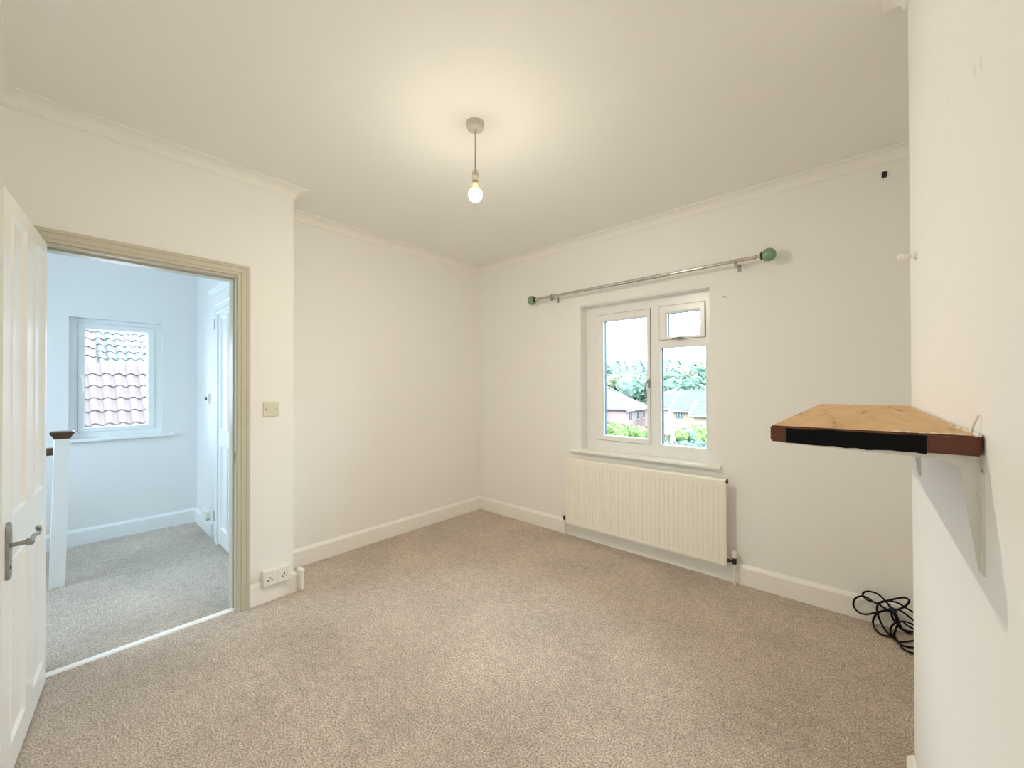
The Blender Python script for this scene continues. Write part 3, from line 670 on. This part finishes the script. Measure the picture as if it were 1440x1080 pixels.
# picture hook above the alcove, white wall hook on the chimney breast, rawlplug marks
b = B(); hk = at(1243.5, 246, 'y', 0)
bx(b, -.010, .010, -.006, 0, -.016, .016); tube(b, spline([(0, -.004, -.004), (0, -.014, -.012), (0, -.020, -.006), (0, -.018, .004)], 4), .004, 8)
tag(obj('curtain_hook', b, black_metal, loc=hk), 'small black hook fixed high on the wall near the alcove', 'hook')
b = B(); lathe(b, [(.012, 0), (.012, -.006), (.006, -.010), (.006, -.024), (.010, -.030), (.008, -.038), (.003, -.040)], 14, 'x')
tag(obj('wall_peg', b, white_plastic, smooth=True, loc=(XB, -1.40, 1.668)), 'little white knob on the chimney breast above the shelf', 'peg')
for (px, py, ax, v_, nm, lab, cat) in ((1019, 417.5, 'y', 0, 'wall_screw', 'tiny bent screw in the wall beside the window head', 'screw'), (559, 437, 'x', 0, 'wall_plug', 'tiny plug hole in the bare recess wall', 'wall plug')):
    p = at(px, py, ax, v_); b = B()
    if ax == 'y': tube(b, [(-.008, 0, .004), (0, -.006, 0), (.010, -.012, -.006)], .003, 8)
    else: lathe(b, [(.005, -.001), (.004, .002)], 10, 'x')
    tag(obj(nm, b, pewter, loc=p), lab, cat)

# ------------------------------------------------------------------ cable coil in the alcove corner
strands = [
 [(1040, 520), (900, 535), (700, 575), (590, 535), (540, 450), (570, 370), (650, 345), (720, 365), (800, 420), (850, 440), (940, 500), (1000, 540)],
 [(1020, 500), (940, 400), (850, 320), (740, 285), (670, 300), (665, 345), (720, 395), (780, 412), (850, 435), (960, 405), (1090, 375), (1190, 365), (1245, 400), (1210, 460), (1120, 510), (1040, 515)],
 [(1040, 518), (960, 520), (850, 560), (800, 620), (790, 690), (830, 780), (920, 840), (1010, 850), (1060, 845)],
 [(1300, 550), (1200, 490), (1120, 440), (1030, 410), (950, 405), (870, 430), (840, 490), (850, 570), (890, 680), (950, 780), (1010, 840)],
 [(1060, 512), (1120, 520), (1200, 570), (1310, 660)],
 [(1020, 520), (1030, 600), (1060, 660), (1120, 700), (1150, 760)], [(1045, 520), (1090, 600), (1120, 690), (1160, 760)], [(1030, 520), (1070, 600), (1100, 690), (1140, 770)],
 [(1310, 715), (1240, 680), (1160, 665), (1060, 690), (1010, 760), (1020, 830), (1060, 890), (1140, 925), (1310, 910)],
 [(1150, 750), (1200, 780), (1320, 800)], [(1130, 740), (1210, 800), (1330, 830)], [(1180, 680), (1230, 720), (1320, 770)],
 [(1050, 850), (1080, 760), (1110, 690)], [(1040, 850), (1110, 930), (1170, 1010), (1240, 1050), (1330, 1075)], [(1060, 850), (1130, 950), (1210, 985), (1330, 1000)],
]
def cab(p, off):
    px, py = 1140 + p[0] / 9.0, 800 + p[1] / 9.0
    q = at(px, py, 'y', -.045 - off)
    return q if q.z > .008 else at(px, py, 'z', .008 + off * .2)
cable = thing('cable_coil', 'tangled coil of black power cable on the carpet in the alcove corner', 'cable', (3.19, -.12, 0))
b = B()
for i, s in enumerate(strands):
    tube(b, spline([cab(p, .004 * (i % 5)) for p in s], 6), .0048, 8)
shift(b, (3.19, -.12, 0)); obj('flex', b, cable_black, cable, smooth='all')
b = B(); q = cab((1042, 520), .01); tube(b, [q + Vector((-.012, 0, .008)), q + Vector((.012, 0, -.008))], .011, 10); shift(b, (3.19, -.12, 0)); tie = obj('cable_tie', b, cable_blue, cable); tie['label'] = 'dark blue tie around the cable'

# ------------------------------------------------------------------ landing: newel post and handrail
nw = thing('newel_post', 'white square newel post with dark wooden cap on the landing', 'newel post', (-0.888, -2.994, 0))
b = B()
vs_ = [(-.036, -.036), (.036, -.036), (.036, .036), (-.036, .036)]
lo = [b.verts.new((x, y, 0)) for x, y in vs_]; hi = [b.verts.new((x, y + .020, .972)) for x, y in vs_]
b.faces.new(lo); b.faces.new(hi[::-1])
for k in range(4): b.faces.new((lo[k], lo[(k + 1) % 4], hi[(k + 1) % 4], hi[k]))
bevel(b, .003, 1); obj('post', b, hall_gloss, nw)
b = B()
rings = []
for r, z in ((.036, .968), (.039, .975), (.045, .990), (.053, 1.000), (.055, 1.006), (.055, 1.014), (.045, 1.018)):
    rings.append([b.verts.new((sx_ * r, sy_ * r + .020, z)) for sx_, sy_ in ((-1, -1), (1, -1), (1, 1), (-1, 1))])
for a, c in zip(rings, rings[1:]):
    for k in range(4): b.faces.new((a[k], a[(k + 1) % 4], c[(k + 1) % 4], c[k]))
b.faces.new(rings[0]); b.faces.new(rings[-1]); obj('cap', b, wood_dark, nw)
rl = thing('stair_rail', 'dark wooden stair handrail joining the white newel post', 'handrail', (-.888, -3.05, 0))
b = B(); prism(b, [(-.028, .865), (.028, .865), (.032, .885), (.024, .912), (-.024, .912), (-.032, .885)], 'y', HYL + 3.05, 0.036); obj('rail', b, wood_dark, rl)
for k in range(8):
    y = -.13 - k * .15
    b = B(); bx(b, -.012, .012, y - .012, y + .012, 0, .868); obj('baluster', b, hall_gloss, rl)

# ------------------------------------------------------------------ outdoors: neighbour's pantiled roof beyond the landing window
clay = mat('clay_pantile', (0.066, 0.045, 0.041), 0.85, var=0.30, vscale=9, bump=0.5, bscale=60)
clay_pale = mat('pale_pantile', (0.078, 0.082, 0.084), 0.9, var=0.28, vscale=7, bump=0.6, bscale=50)
mortar = mat('pale_mortar', (0.05, 0.05, 0.05), 0.9, var=0.2, vscale=12, bump=0.6, bscale=40)
TW, GA = 0.205, 0.38; PITCH = math.radians(45)
def pantile_mesh():
    b = B(); n = 9; L = GA + .07
    for (dz) in (0,):
        top, bot = [], []
        for j, (s_, lift) in enumerate(((0, .030), (L, 0.0))):
            rt, rb = [], []
            for k in range(n):
                u = k / (n - 1); x = (u - .5) * (TW + .03)
                ph = u * 2 * math.pi * 1.04
                z = .034 * math.sin(ph - .3) if True else 0
                y, zz = s_, lift + z
                rt.append(b.verts.new((x, y, zz + .014))); rb.append(b.verts.new((x, y, zz)))
            top.append(rt); bot.append(rb)
        for k in range(n - 1):
            b.faces.new((top[0][k], top[0][k + 1], top[1][k + 1], top[1][k])); b.faces.new((bot[0][k], bot[1][k], bot[1][k + 1], bot[0][k + 1]))
            b.faces.new((top[0][k], bot[0][k], bot[0][k + 1], top[0][k + 1])); b.faces.new((top[1][k], top[1][k + 1], bot[1][k + 1], bot[1][k]))
        b.faces.new((top[0][0], top[1][0], bot[1][0], bot[0][0])); b.faces.new((top[0][-1], bot[0][-1], bot[1][-1], top[1][-1]))
    bmesh.ops.recalc_face_normals(b, faces=list(b.faces))
    me = bpy.data.meshes.new('roof_tile'); b.to_mesh(me); b.free(); me.materials.append(clay)
    for p in me.polygons: p.use_smooth = True
    me.set_sharp_from_angle(angle=math.radians(45))
    return me
tile_me = pantile_mesh(); tile_pale = tile_me.copy(); tile_pale.materials.clear(); tile_pale.materials.append(clay_pale)
# local frame: x along the eaves (world y), y up the slope (towards world -x)
RX = -8.6
p_bot = at(160, 600, 'x', RX)
def tiled_roof(name, label, origin, cols, rows, me, pitch, base_mat, keep=lambda c, r: True):
    root = thing(name, label, 'roof', origin)
    up = Vector((-math.cos(pitch), 0, math.sin(pitch))); ac = Vector((0, 1, 0)); nn = Vector((math.sin(pitch), 0, math.cos(pitch)))
    M = Matrix(((ac.x, up.x, nn.x, 0), (ac.y, up.y, nn.y, 0), (ac.z, up.z, nn.z, 0), (0, 0, 0, 1)))
    b = B(); bx(b, cols[0] * TW - .1, (cols[1] - 1) * TW + .08, -.2, rows[1] * GA + .1, -.35, -.05)
    bmesh.ops.transform(b, matrix=M, verts=list(b.verts)); obj('roof_deck', b, base_mat, root)
    for r in range(*rows):
        for c in range(*cols):
            if not keep(c, r): continue
            o = bpy.data.objects.new('roof_tile', me); C.objects.link(o); o.parent = root
            o.matrix_local = M @ Matrix.Translation(((c + random.uniform(-.03, .03)) * TW, (r + random.uniform(-.02, .02)) * GA, random.uniform(0, .006))) @ Matrix.Rotation(random.uniform(-.012, .012), 4, 'Z')
    return root, M
rt, M = tiled_roof('neighbour_roof', 'clay pantiled roof seen close through the landing window', p_bot - Vector((0, 0, .25)), (-6, 7), (-2, 6), tile_me, PITCH, mortar)
# taller wing behind on one side, and a pale slope further back
tiled_roof('pale_roof', 'pale pantile slope rising behind the clay roof', at(176, 526, 'x', -12.6), (-9, 9), (0, 9), tile_pale, math.radians(34), mortar)
tiled_roof('taller_roof', 'narrow clay tiled wing rising beside the pale slope', at(128, 528, 'x', -11.3), (-5, 1), (0, 9), tile_me, math.radians(40), mortar)

# ------------------------------------------------------------------ outdoors: the view from the bedroom window
brick_far = mat('red_brick', (0.25, 0.165, 0.15), 0.9, var=0.22, vscale=4)
brick_buff = mat('buff_brick', (0.24, 0.18, 0.125), 0.9, var=0.25, vscale=4)
render_far = mat('pale_render', (0.12, 0.12, 0.12), 0.9, var=0.1, vscale=3)
white_trim = mat('white_trim', (0.30, 0.30, 0.30), 0.6, var=0.03)
far_glass = mat('far_window_glass', (0.035, 0.042, 0.05), 0.15, var=0.1)
def roof_mat(name, col, course):
    m_ = mat(name, col, 0.85, var=0.18, vscale=2.5); t = m_.node_tree; b_ = t.nodes['Principled BSDF']
    co = t.nodes.new('ShaderNodeTexCoord'); wv = t.nodes.new('ShaderNodeTexWave'); wv.bands_direction = 'Z'; wv.wave_profile = 'SAW'; wv.inputs['Scale'].default_value = course
    t.links.new(co.outputs['Object'], wv.inputs['Vector'])
    bp = t.nodes.new('ShaderNodeBump'); bp.inputs['Strength'].default_value = 1.0; bp.inputs['Distance'].default_value = 0.12; t.links.new(wv.outputs['Fac'], bp.inputs['Height']); t.links.new(bp.outputs[0], b_.inputs['Normal'])
    mx_ = t.nodes.new('ShaderNodeMix'); mx_.data_type = 'RGBA'; mx_.blend_type = 'MULTIPLY'; mx_.inputs[0].default_value = 1
    src = b_.inputs['Base Color'].links[0].from_socket
    rr = t.nodes.new('ShaderNodeValToRGB'); rr.color_ramp.elements[0].color = (.42, .42, .42, 1); rr.color_ramp.elements[1].color = (1, 1, 1, 1); rr.color_ramp.elements[1].position = .3
    t.links.new(wv.outputs['Fac'], rr.inputs[0]); t.links.new(src, mx_.inputs[6]); t.links.new(rr.outputs[0], mx_.inputs[7]); t.links.new(mx_.outputs[2], b_.inputs['Base Color'])
    return m_
red_roof = roof_mat('red_tiles_far', (0.060, 0.046, 0.045), 1.1)
slate_roof = roof_mat('slates_far', (0.046, 0.053, 0.062), 1.3)
pink_roof = roof_mat('pink_tiles_far', (0.060, 0.050, 0.050), 1.2)
hill_roof = mat('hill_roofs', (0.045, 0.050, 0.066), 0.9, var=0.15, vscale=1)
hill_wall = mat('hill_walls', (0.13, 0.13, 0.14), 0.9, var=0.1, vscale=1)
def leaf_mat(name, c1, c2, sc=1.2):
    m_, t, b_ = new_mat(name); b_.inputs['Roughness'].default_value = 0.8; b_.inputs['Specular IOR Level'].default_value = 0.2
    co = t.nodes.new('ShaderNodeTexCoord'); n_ = t.nodes.new('ShaderNodeTexNoise'); n_.inputs['Scale'].default_value = sc; n_.inputs['Detail'].default_value = 8; n_.inputs['Roughness'].default_value = .7
    t.links.new(co.outputs['Object'], n_.inputs['Vector'])
    r = t.nodes.new('ShaderNodeValToRGB'); r.color_ramp.elements[0].position = .35; r.color_ramp.elements[0].color = (*c1, 1); r.color_ramp.elements[1].position = .65; r.color_ramp.elements[1].color = (*c2, 1)
    t.links.new(n_.outputs['Fac'], r.inputs[0]); t.links.new(r.outputs[0], b_.inputs['Base Color'])
    return m_
leaf_bright = leaf_mat('hedge_leaves', (0.045, 0.085, 0.022), (0.15, 0.21, 0.055), 3)
leaf_blue = leaf_mat('garden_leaves', (0.045, 0.085, 0.065), (0.13, 0.18, 0.14), 3)
leaf_far = leaf_mat('tree_leaves', (0.040, 0.075, 0.050), (0.10, 0.145, 0.10), .5)
leaf_far_y = leaf_mat('autumn_leaves', (0.085, 0.10, 0.055), (0.17, 0.165, 0.10), .5)
bark = mat('bark', (0.05, 0.04, 0.03), 0.9, var=0.2)
meadow = leaf_mat('ground_cover', (0.018, 0.030, 0.013), (0.038, 0.052, 0.024), .3)

def ground_z(x, y):
    d = y
    if d < 26: return -2.75
    if d < 44: return -2.75 - (d - 26) / 18 * 4.2
    if d < 80: return -6.95 + (d - 44) / 36 * 1.5
    return -5.45 + (d - 80) / 170 * 19.0
b = B(); rows_ = []
for j in range(60):
    y = 0.6 + (j / 59) ** 2 * 330; row = []
    for i in range(30):
        x = -y * 1.6 - 25 + i / 29 * (y * 2.2 + 50); row.append(b.verts.new((x, y, ground_z(x, y) + noise.noise(Vector((x * .05, y * .05, 0))) * min(1.5, y * .02))))
    rows_.append(row)
for a, c in zip(rows_, rows_[1:]):
    for k in range(29): b.faces.new((a[k], a[k + 1], c[k + 1], c[k]))
tag(obj('ground_terrain', b, meadow, smooth='all'), 'green sloping ground and hillside outside the window', 'ground', kind='structure')

def house(name, label, eL, eR, depth, rise, base, wall_m, roof_m, wins=(), hipR=False, hipL=False, barge=None, over=.25, root=None, pre=''):
    """eL, eR: the eaves line nearest the window (world points at one height); the body lies behind it"""
    eL, eR = Vector(eL), Vector(eR); ax = (eR - eL); ax.z = 0; L = ax.length; ax.normalize()
    bk_ = Vector((0, 0, 1)).cross(ax)
    if bk_.dot(Vector((eL.x - CAM.x, eL.y - CAM.y, 0))) < 0: bk_ = -bk_
    base_o = Vector((eL.x, eL.y, base)); offs = Vector((0, 0, 0))
    if root is None: root = thing(name, label, 'house', base_o)
    else: offs = base_o - root.location
    ze = eL.z - base
    def Wp(u, v, z): return offs + ax * u + bk_ * v + Vector((0, 0, z))
    b = B(); q = [(over, over), (L - over, over), (L - over, depth - over), (over, depth - over)]
    lo = [b.verts.new(Wp(u, v, 0)) for u, v in q]; hi = [b.verts.new(Wp(u, v, ze)) for u, v in q]
    b.faces.new(lo); b.faces.new(hi)
    for k in range(4): b.faces.new((lo[k], lo[(k + 1) % 4], hi[(k + 1) % 4], hi[k]))
    if not hipL or not hipR:
        for u, hp_ in ((over, hipL), (L - over, hipR)):
            if not hp_:
                t_ = [b.verts.new(Wp(u, over, ze)), b.verts.new(Wp(u, depth - over, ze)), b.verts.new(Wp(u, depth / 2, ze + rise - .15))]; b.faces.new(t_)
    obj(pre + 'wall', b, wall_m, root)
    b = B(); h = depth / 2
    def quad(off):
        rl, rr = (h if hipL else 0), (L - h if hipR else L)
        return [b.verts.new(Wp(*p) + Vector((0, 0, off))) for p in ((0, 0, ze), (L, 0, ze), (L, depth, ze), (0, depth, ze), (rl, h, ze + rise), (rr, h, ze + rise))]
    A_, Bt = quad(.12), quad(-.03)
    for V, fl in ((A_, 1), (Bt, -1)):
        for f in ((0, 1, 5, 4), (2, 3, 4, 5), (1, 2, 5), (3, 0, 4)):
            if len(f) == 3 and not ((f[0] == 1 and hipR) or (f[0] == 3 and hipL)): continue
            b.faces.new([V[i] for i in f])
    for i, j in ((0, 1), (2, 3)) + (((1, 2),) if hipR else ((1, 5), (5, 2))) + (((3, 0),) if hipL else ((3, 4), (4, 0))):
        b.faces.new((A_[i], A_[j], Bt[j], Bt[i]))
    obj(pre + 'roof', b, roof_m, root)
    b = B(); tube(b, [Wp(-.05, -.06, ze - .02), Wp(L + .05, -.06, ze - .02)], .09, 6); obj('gutter', b, white_trim, root)
    if barge:
        for u in barge:
            b = B(); uu = 0 if u == 'L' else L
            for v0, z0_, v1, z1_ in ((-.05, ze, h, ze + rise), (depth + .05, ze, h, ze + rise)):
                tube(b, [Wp(uu, v0, z0_ + .12), Wp(uu, v1, z1_ + .14)], .13, 4)
            obj('bargeboard', b, white_trim, root)
    for (u, z0_, ww, hh, cols_, rws) in wins:
        f = B()
        def bb(bm, u0, u1, v0, v1, za, zb):
            vs2 = [bm.verts.new(Wp(a1, a2, a3)) for a1 in (u0, u1) for a2 in (v0, v1) for a3 in (za, zb)]
            for ff in ((0, 1, 3, 2), (4, 6, 7, 5), (0, 4, 5, 1), (2, 3, 7, 6), (0, 2, 6, 4), (1, 5, 7, 3)): bm.faces.new([vs2[i] for i in ff])
        zt = ze + z0_
        bb(f, u - ww / 2, u + ww / 2, over - .08, over + .02, zt - hh, zt); wo_ = obj('window', f, white_trim, root)
        for c in range(cols_):
            for r in range(rws):
                cw, ch_ = ww / cols_, hh / rws; g = B()
                bb(g, u - ww / 2 + c * cw + cw * .14, u - ww / 2 + (c + 1) * cw - cw * .14, over - .11, over - .07, zt - hh + r * ch_ + ch_ * .12, zt - hh + (r + 1) * ch_ - ch_ * .12)
                obj('pane', g, far_glass, wo_)
    return root
# left: red-tiled brick houses
eA, eB = at(826, 569.5, 'z', -1.0), at(890, 562, 'z', -1.0)
bh = house('brick_house', 'long red-tiled brick house with white windows beyond the hedge', eA, eB, 9.5, 2.35, -8, brick_far, red_roof, hipR=False,
      wins=[(6.6, -.5, 1.1, 1.25, 2, 1), (14.0, -.1, 2.6, 1.5, 3, 1), (11.3, -.4, .8, 1.3, 1, 1)])
wA, wB = at(882, 578, 'z', -1.9), at(916, 573.2, 'z', -1.9)
house('brick_wing', '', wA, wB, 11.0, 3.1, -8, brick_far, red_roof, hipL=True, hipR=True, root=bh, pre='wing_',
      wins=[(1.6, -.1, 1.3, 1.3, 2, 1), (4.6, -.2, 1.0, 1.2, 1, 1), (7.0, -.2, 1.0, 1.2, 1, 1)])
# right pane: slate-roofed houses
def eave(px0, py0, px1, z): 
    a = at(px0, py0, 'z', z); return a, Vector((at(px1, py0, 'y', a.y).x, a.y, z))
a, c = eave(941, 578, 1000, -1.25)
house('slate_house', 'brick house with broad blue-grey slate roof and white gable edge', a, c, 7.0, 2.0, -8, brick_buff, slate_roof, barge=['L'], wins=[(.9, -.05, .75, .62, 3, 2), (1.95, -.2, .28, .35, 1, 1)])
a2, c2_ = eave(915, 574, 943, -1.6)
house('slate_gable_house', 'narrow red brick house with slate roof beside the broad slate roof', a2, c2_, 6.0, 1.75, -8, brick_far, slate_roof, barge=['R'], wins=[(1.55, -.05, .5, .75, 1, 1), (1.55, -1.55, .5, .9, 1, 1)])
a3, c3 = eave(975, 583.5, 1022, -1.3)
house('low_slate_house', 'low slate-roofed outbuilding with white verge at the end of the slate houses', a3 - Vector((0, 1.0, 0)), c3 - Vector((0, 1.0, 0)), 3.4, 1.0, -8, brick_buff, slate_roof, barge=['L'])
a4, c4 = eave(916, 557, 984, -0.35)
house('pink_roof_house', 'long pink-tiled house roof behind the slate roofs', a4, c4, 8.0, 1.55, -8, render_far, pink_roof, hipL=True)

# trees, shrubs
def crown(bm, c, r, sq=1.0, sub=3, amp=.35, fr=1.2):
    v0 = len(bm.verts); res = bmesh.ops.create_icosphere(bm, subdivisions=sub, radius=1.0)
    off = Vector((random.uniform(-50, 50), random.uniform(-50, 50), 0))
    for v in res['verts']:
        n_ = v.co.normalized(); k = 1 + amp * noise.fractal(n_ * fr * 2.2 + off, 1.0, 2.2, 4)
        v.co = Vector(c) + Vector((n_.x * r * k, n_.y * r * k, n_.z * r * k * sq))
def leaves(bm, c, r, n_, size):
    for _ in range(n_):
        d = Vector((random.gauss(0, 1), random.gauss(0, 1), random.gauss(0, 1))).normalized(); p = Vector(c) + d * r * random.uniform(.82, 1.12)
        u = Vector((random.gauss(0, 1), random.gauss(0, 1), random.gauss(0, 1))).normalized(); v = d.cross(u); v = v.normalized() if v.length > .01 else Vector((1, 0, 0)); u = v.cross(d + u * .6).normalized()
        s_ = size * random.uniform(.6, 1.3); q = [bm.verts.new(p + u * s_), bm.verts.new(p + v * s_ * .5), bm.verts.new(p - u * s_), bm.verts.new(p - v * s_ * .5)]; bm.faces.new(q)
def tree(name, label, base, hgt, rad, m_, nl, lsize, clumps=6, group=None, cat='tree', stem=True):
    root = thing(name, label, cat, base, group=group)
    b = B()
    for k in range(clumps):
        a_ = 2 * math.pi * k / clumps + random.random(); rr = rad * (.45 if k else 0)
        cc = (math.cos(a_) * rr, math.sin(a_) * rr, hgt - rad * random.uniform(.75, 1.05)); r_ = rad * random.uniform(.5, .7)
        crown(b, cc, r_ * .92, .95, 2 if rad < 1.2 else 3); leaves(b, cc, r_, nl // clumps, lsize)
        if stem is not True and hgt > rad * 1.6: crown(b, (cc[0], cc[1], hgt * .4), r_ * .95, 1.0, 2); leaves(b, (cc[0], cc[1], hgt * .4), r_, nl // clumps, lsize)
    obj('foliage', b, m_, root, smooth=False)
    b = B(); tube(b, [(0, 0, -.2), (0, 0, hgt - rad)], max(.04, hgt * .03), 7); obj('trunk' if stem is True else 'stem', b, bark, root)
    return root
def on_ground(px, y):
    p = at(px, 560, 'y', y); return Vector((p.x, p.y, ground_z(p.x, p.y)))
def top_h(px, py, y, g): return at(px, py, 'y', y).z - g.z
# hedge shrubs below the brick houses (bright green), bushes beyond the fixed pane
hedge = [(838, 589, 22), (852, 590, 24.3), (864, 591, 26.6), (877, 593, 22), (890, 596, 24.3), (903, 598, 26.6), (916, 597, 22)]
for px, py, y in hedge:
    g = on_ground(px, y); tree('hedge_shrub', 'bright green leafy shrub in the hedge below the red-tiled brick house', g, top_h(px, py, y, g), .88, leaf_bright, 900, .11, 4, 'bright hedge shrubs', 'shrub', stem=False)
bush = [(956, 600, 25.6, leaf_bright, 'yellow-green bush growing behind the white obelisk', .85), (968, 598, 27.6, leaf_blue, 'blue-green bush before the buff brick wall', .8), (982, 596, 29.7, leaf_bright, 'tall yellow-green bush at the foot of the low outbuilding', .9), (995, 604, 25.2, leaf_bright, 'lime green bush beyond the end of the garden border', .8),
        (932, 617, 20, leaf_blue, 'low blue-green bush in front of the iron railing', .55), (958, 617, 21.6, leaf_blue, 'low blue-green bush right beside the white obelisk', .5), (972, 618, 20.2, leaf_blue, 'low blue-green bush in the middle of the garden border', .5), (988, 616, 23.2, leaf_blue, 'low blue-green bush at the end of the garden border', .6)]
for px, py, y, m_, lab, r_ in bush:
    g = on_ground(px, y); tree('garden_bush', lab, g, top_h(px, py, y, g), r_, m_, 700, .10, 4, None, 'shrub', stem=False)
tree_spots = [(846, 508, 150, 5.5, leaf_far, 'tall green tree at the edge of the hillside houses'), (856, 522, 105, 4.5, leaf_far_y, 'pale yellow-green tree behind the long red roof'), (869, 521, 100, 4.6, leaf_far, 'round green tree below the far white gables'), (881, 523, 96, 4.5, leaf_far, 'broad green tree behind the roof ridge'),
              (893, 526, 92, 4.5, leaf_far, 'dense green tree above the brick wing'), (905, 524, 98, 5.0, leaf_far, 'full green tree beyond the far end of the brick wing'), (915, 520, 110, 5.0, leaf_far, 'leafy tree standing between the brick wing and the slate houses'),
              (932, 519, 112, 5.0, leaf_far, 'green tree rising above the narrow slate-roofed brick house'), (944, 513, 115, 5.5, leaf_far, 'tall green tree above the pink roof'), (957, 509, 118, 6.0, leaf_far_y, 'large yellow-green tree above the pink roof'), (970, 507, 120, 6.0, leaf_far, 'large green tree on the wooded slope'),
              (983, 505, 122, 6.0, leaf_far_y, 'large autumn-tinted tree on the wooded slope'), (996, 512, 110, 5.5, leaf_far, 'green tree at the far end of the wooded slope'), (938, 530, 88, 4.0, leaf_far, 'smaller tree close behind the slate gable'), (951, 528, 90, 4.2, leaf_far_y, 'smaller pale tree close behind the pink roof'), (966, 527, 92, 4.2, leaf_far, 'small round tree close behind the pink roof'), (980, 526, 92, 4.4, leaf_far, 'small dense tree close behind the pink roof'), (993, 538, 54, 2.0, leaf_far, 'small green tree beside the end of the pink roof')]
for i, (px, py, y, r_, m_, lab) in enumerate(tree_spots):
    if i == 0: pass
    elif i == 12: y = 145; r_ = 4.6
    elif i < 13: y = 95 + 11 * (i % 4); r_ = 4.2
    elif i < 17: y = 63 + 7 * (i % 4); r_ = 2.5
    g = on_ground(px, y); hh = top_h(px, py, y, g)
    tree('woodland_tree', lab, g, hh, r_, m_, 420, .55, 6, 'trees behind the houses')
# hillside houses far off
for k, (px, py, wpx, lab) in enumerate([(859, 511, 9, 'far hillside house with pale gable beside the tall tree'), (869, 512, 9, 'far hillside house in the middle of the row'), (880, 511, 10, 'far hillside house with dark ridge against the sky'), (891, 512, 10, 'far hillside house with wide pale gable'), (903, 511, 10, 'last far house of the longer hillside row'), (934, 511, 9, 'far hillside house standing apart near the woodland'), (946, 511, 9, 'far hillside house above the woodland')]):
    Y = 205 + (k % 3) * 9; p0_, p1_ = at(px - wpx / 2, py + 3, 'y', Y), at(px + wpx / 2, py + 3, 'y', Y)
    e0, e1 = Vector((p0_.x, Y, p0_.z)), Vector((p1_.x, Y, p0_.z)); Lh = (e1 - e0).length
    house('hillside_house', lab, e0, e1, 8, 3.0 + (k % 2) * .8, p0_.z - 6.5, hill_wall, hill_roof, wins=[(Lh * .3, -.8, 1.4, 1.5, 1, 1), (Lh * .72, -.8, 1.4, 1.5, 1, 1)], over=.3)
# garden obelisk and iron railing
g = at(946, 628, 'z', ground_z(0, 20)); hh = at(946.5, 602, 'y', g.y).z - g.z
b = B(); rr = [(.26, 0), (.27, .06), (.22, .08), (.19, hh * .35), (.11, hh * .72), (.045, hh * .97), (.055, hh * .98), (.01, hh)]
lathe(b, rr, 4); tag(obj('garden_obelisk', b, white_trim, loc=g), 'white pointed obelisk standing in the garden border', 'garden ornament')
rlg = thing('iron_railing', 'short black wrought iron railing beside the white obelisk', 'railing', at(937, 614, 'y', 24.5))
gz = ground_z(0, 24.5) - rlg.location.z
for k in range(7):
    x = -.36 + k * .12; b = B(); tube(b, [(x, 0, gz), (x, 0, .12)], .016, 6); lathe(b, [(.005, .10), (.035, .14), (.004, .20)], 6, 'z', (x, 0, 0)); obj('upright', b, black_metal, rlg)
for z in (-.02, .08):
    b = B(); tube(b, [(-.40, 0, z), (.40, 0, z)], .016, 6); obj('crossbar', b, black_metal, rlg)
for k in range(3):
    x = -.24 + k * .24; b = B(); tube(b, [(x + math.cos(t_ * .5) * .07, 0, .03 + math.sin(t_ * .5) * .07) for t_ in range(14)], .014, 6); obj('scroll', b, black_metal, rlg)
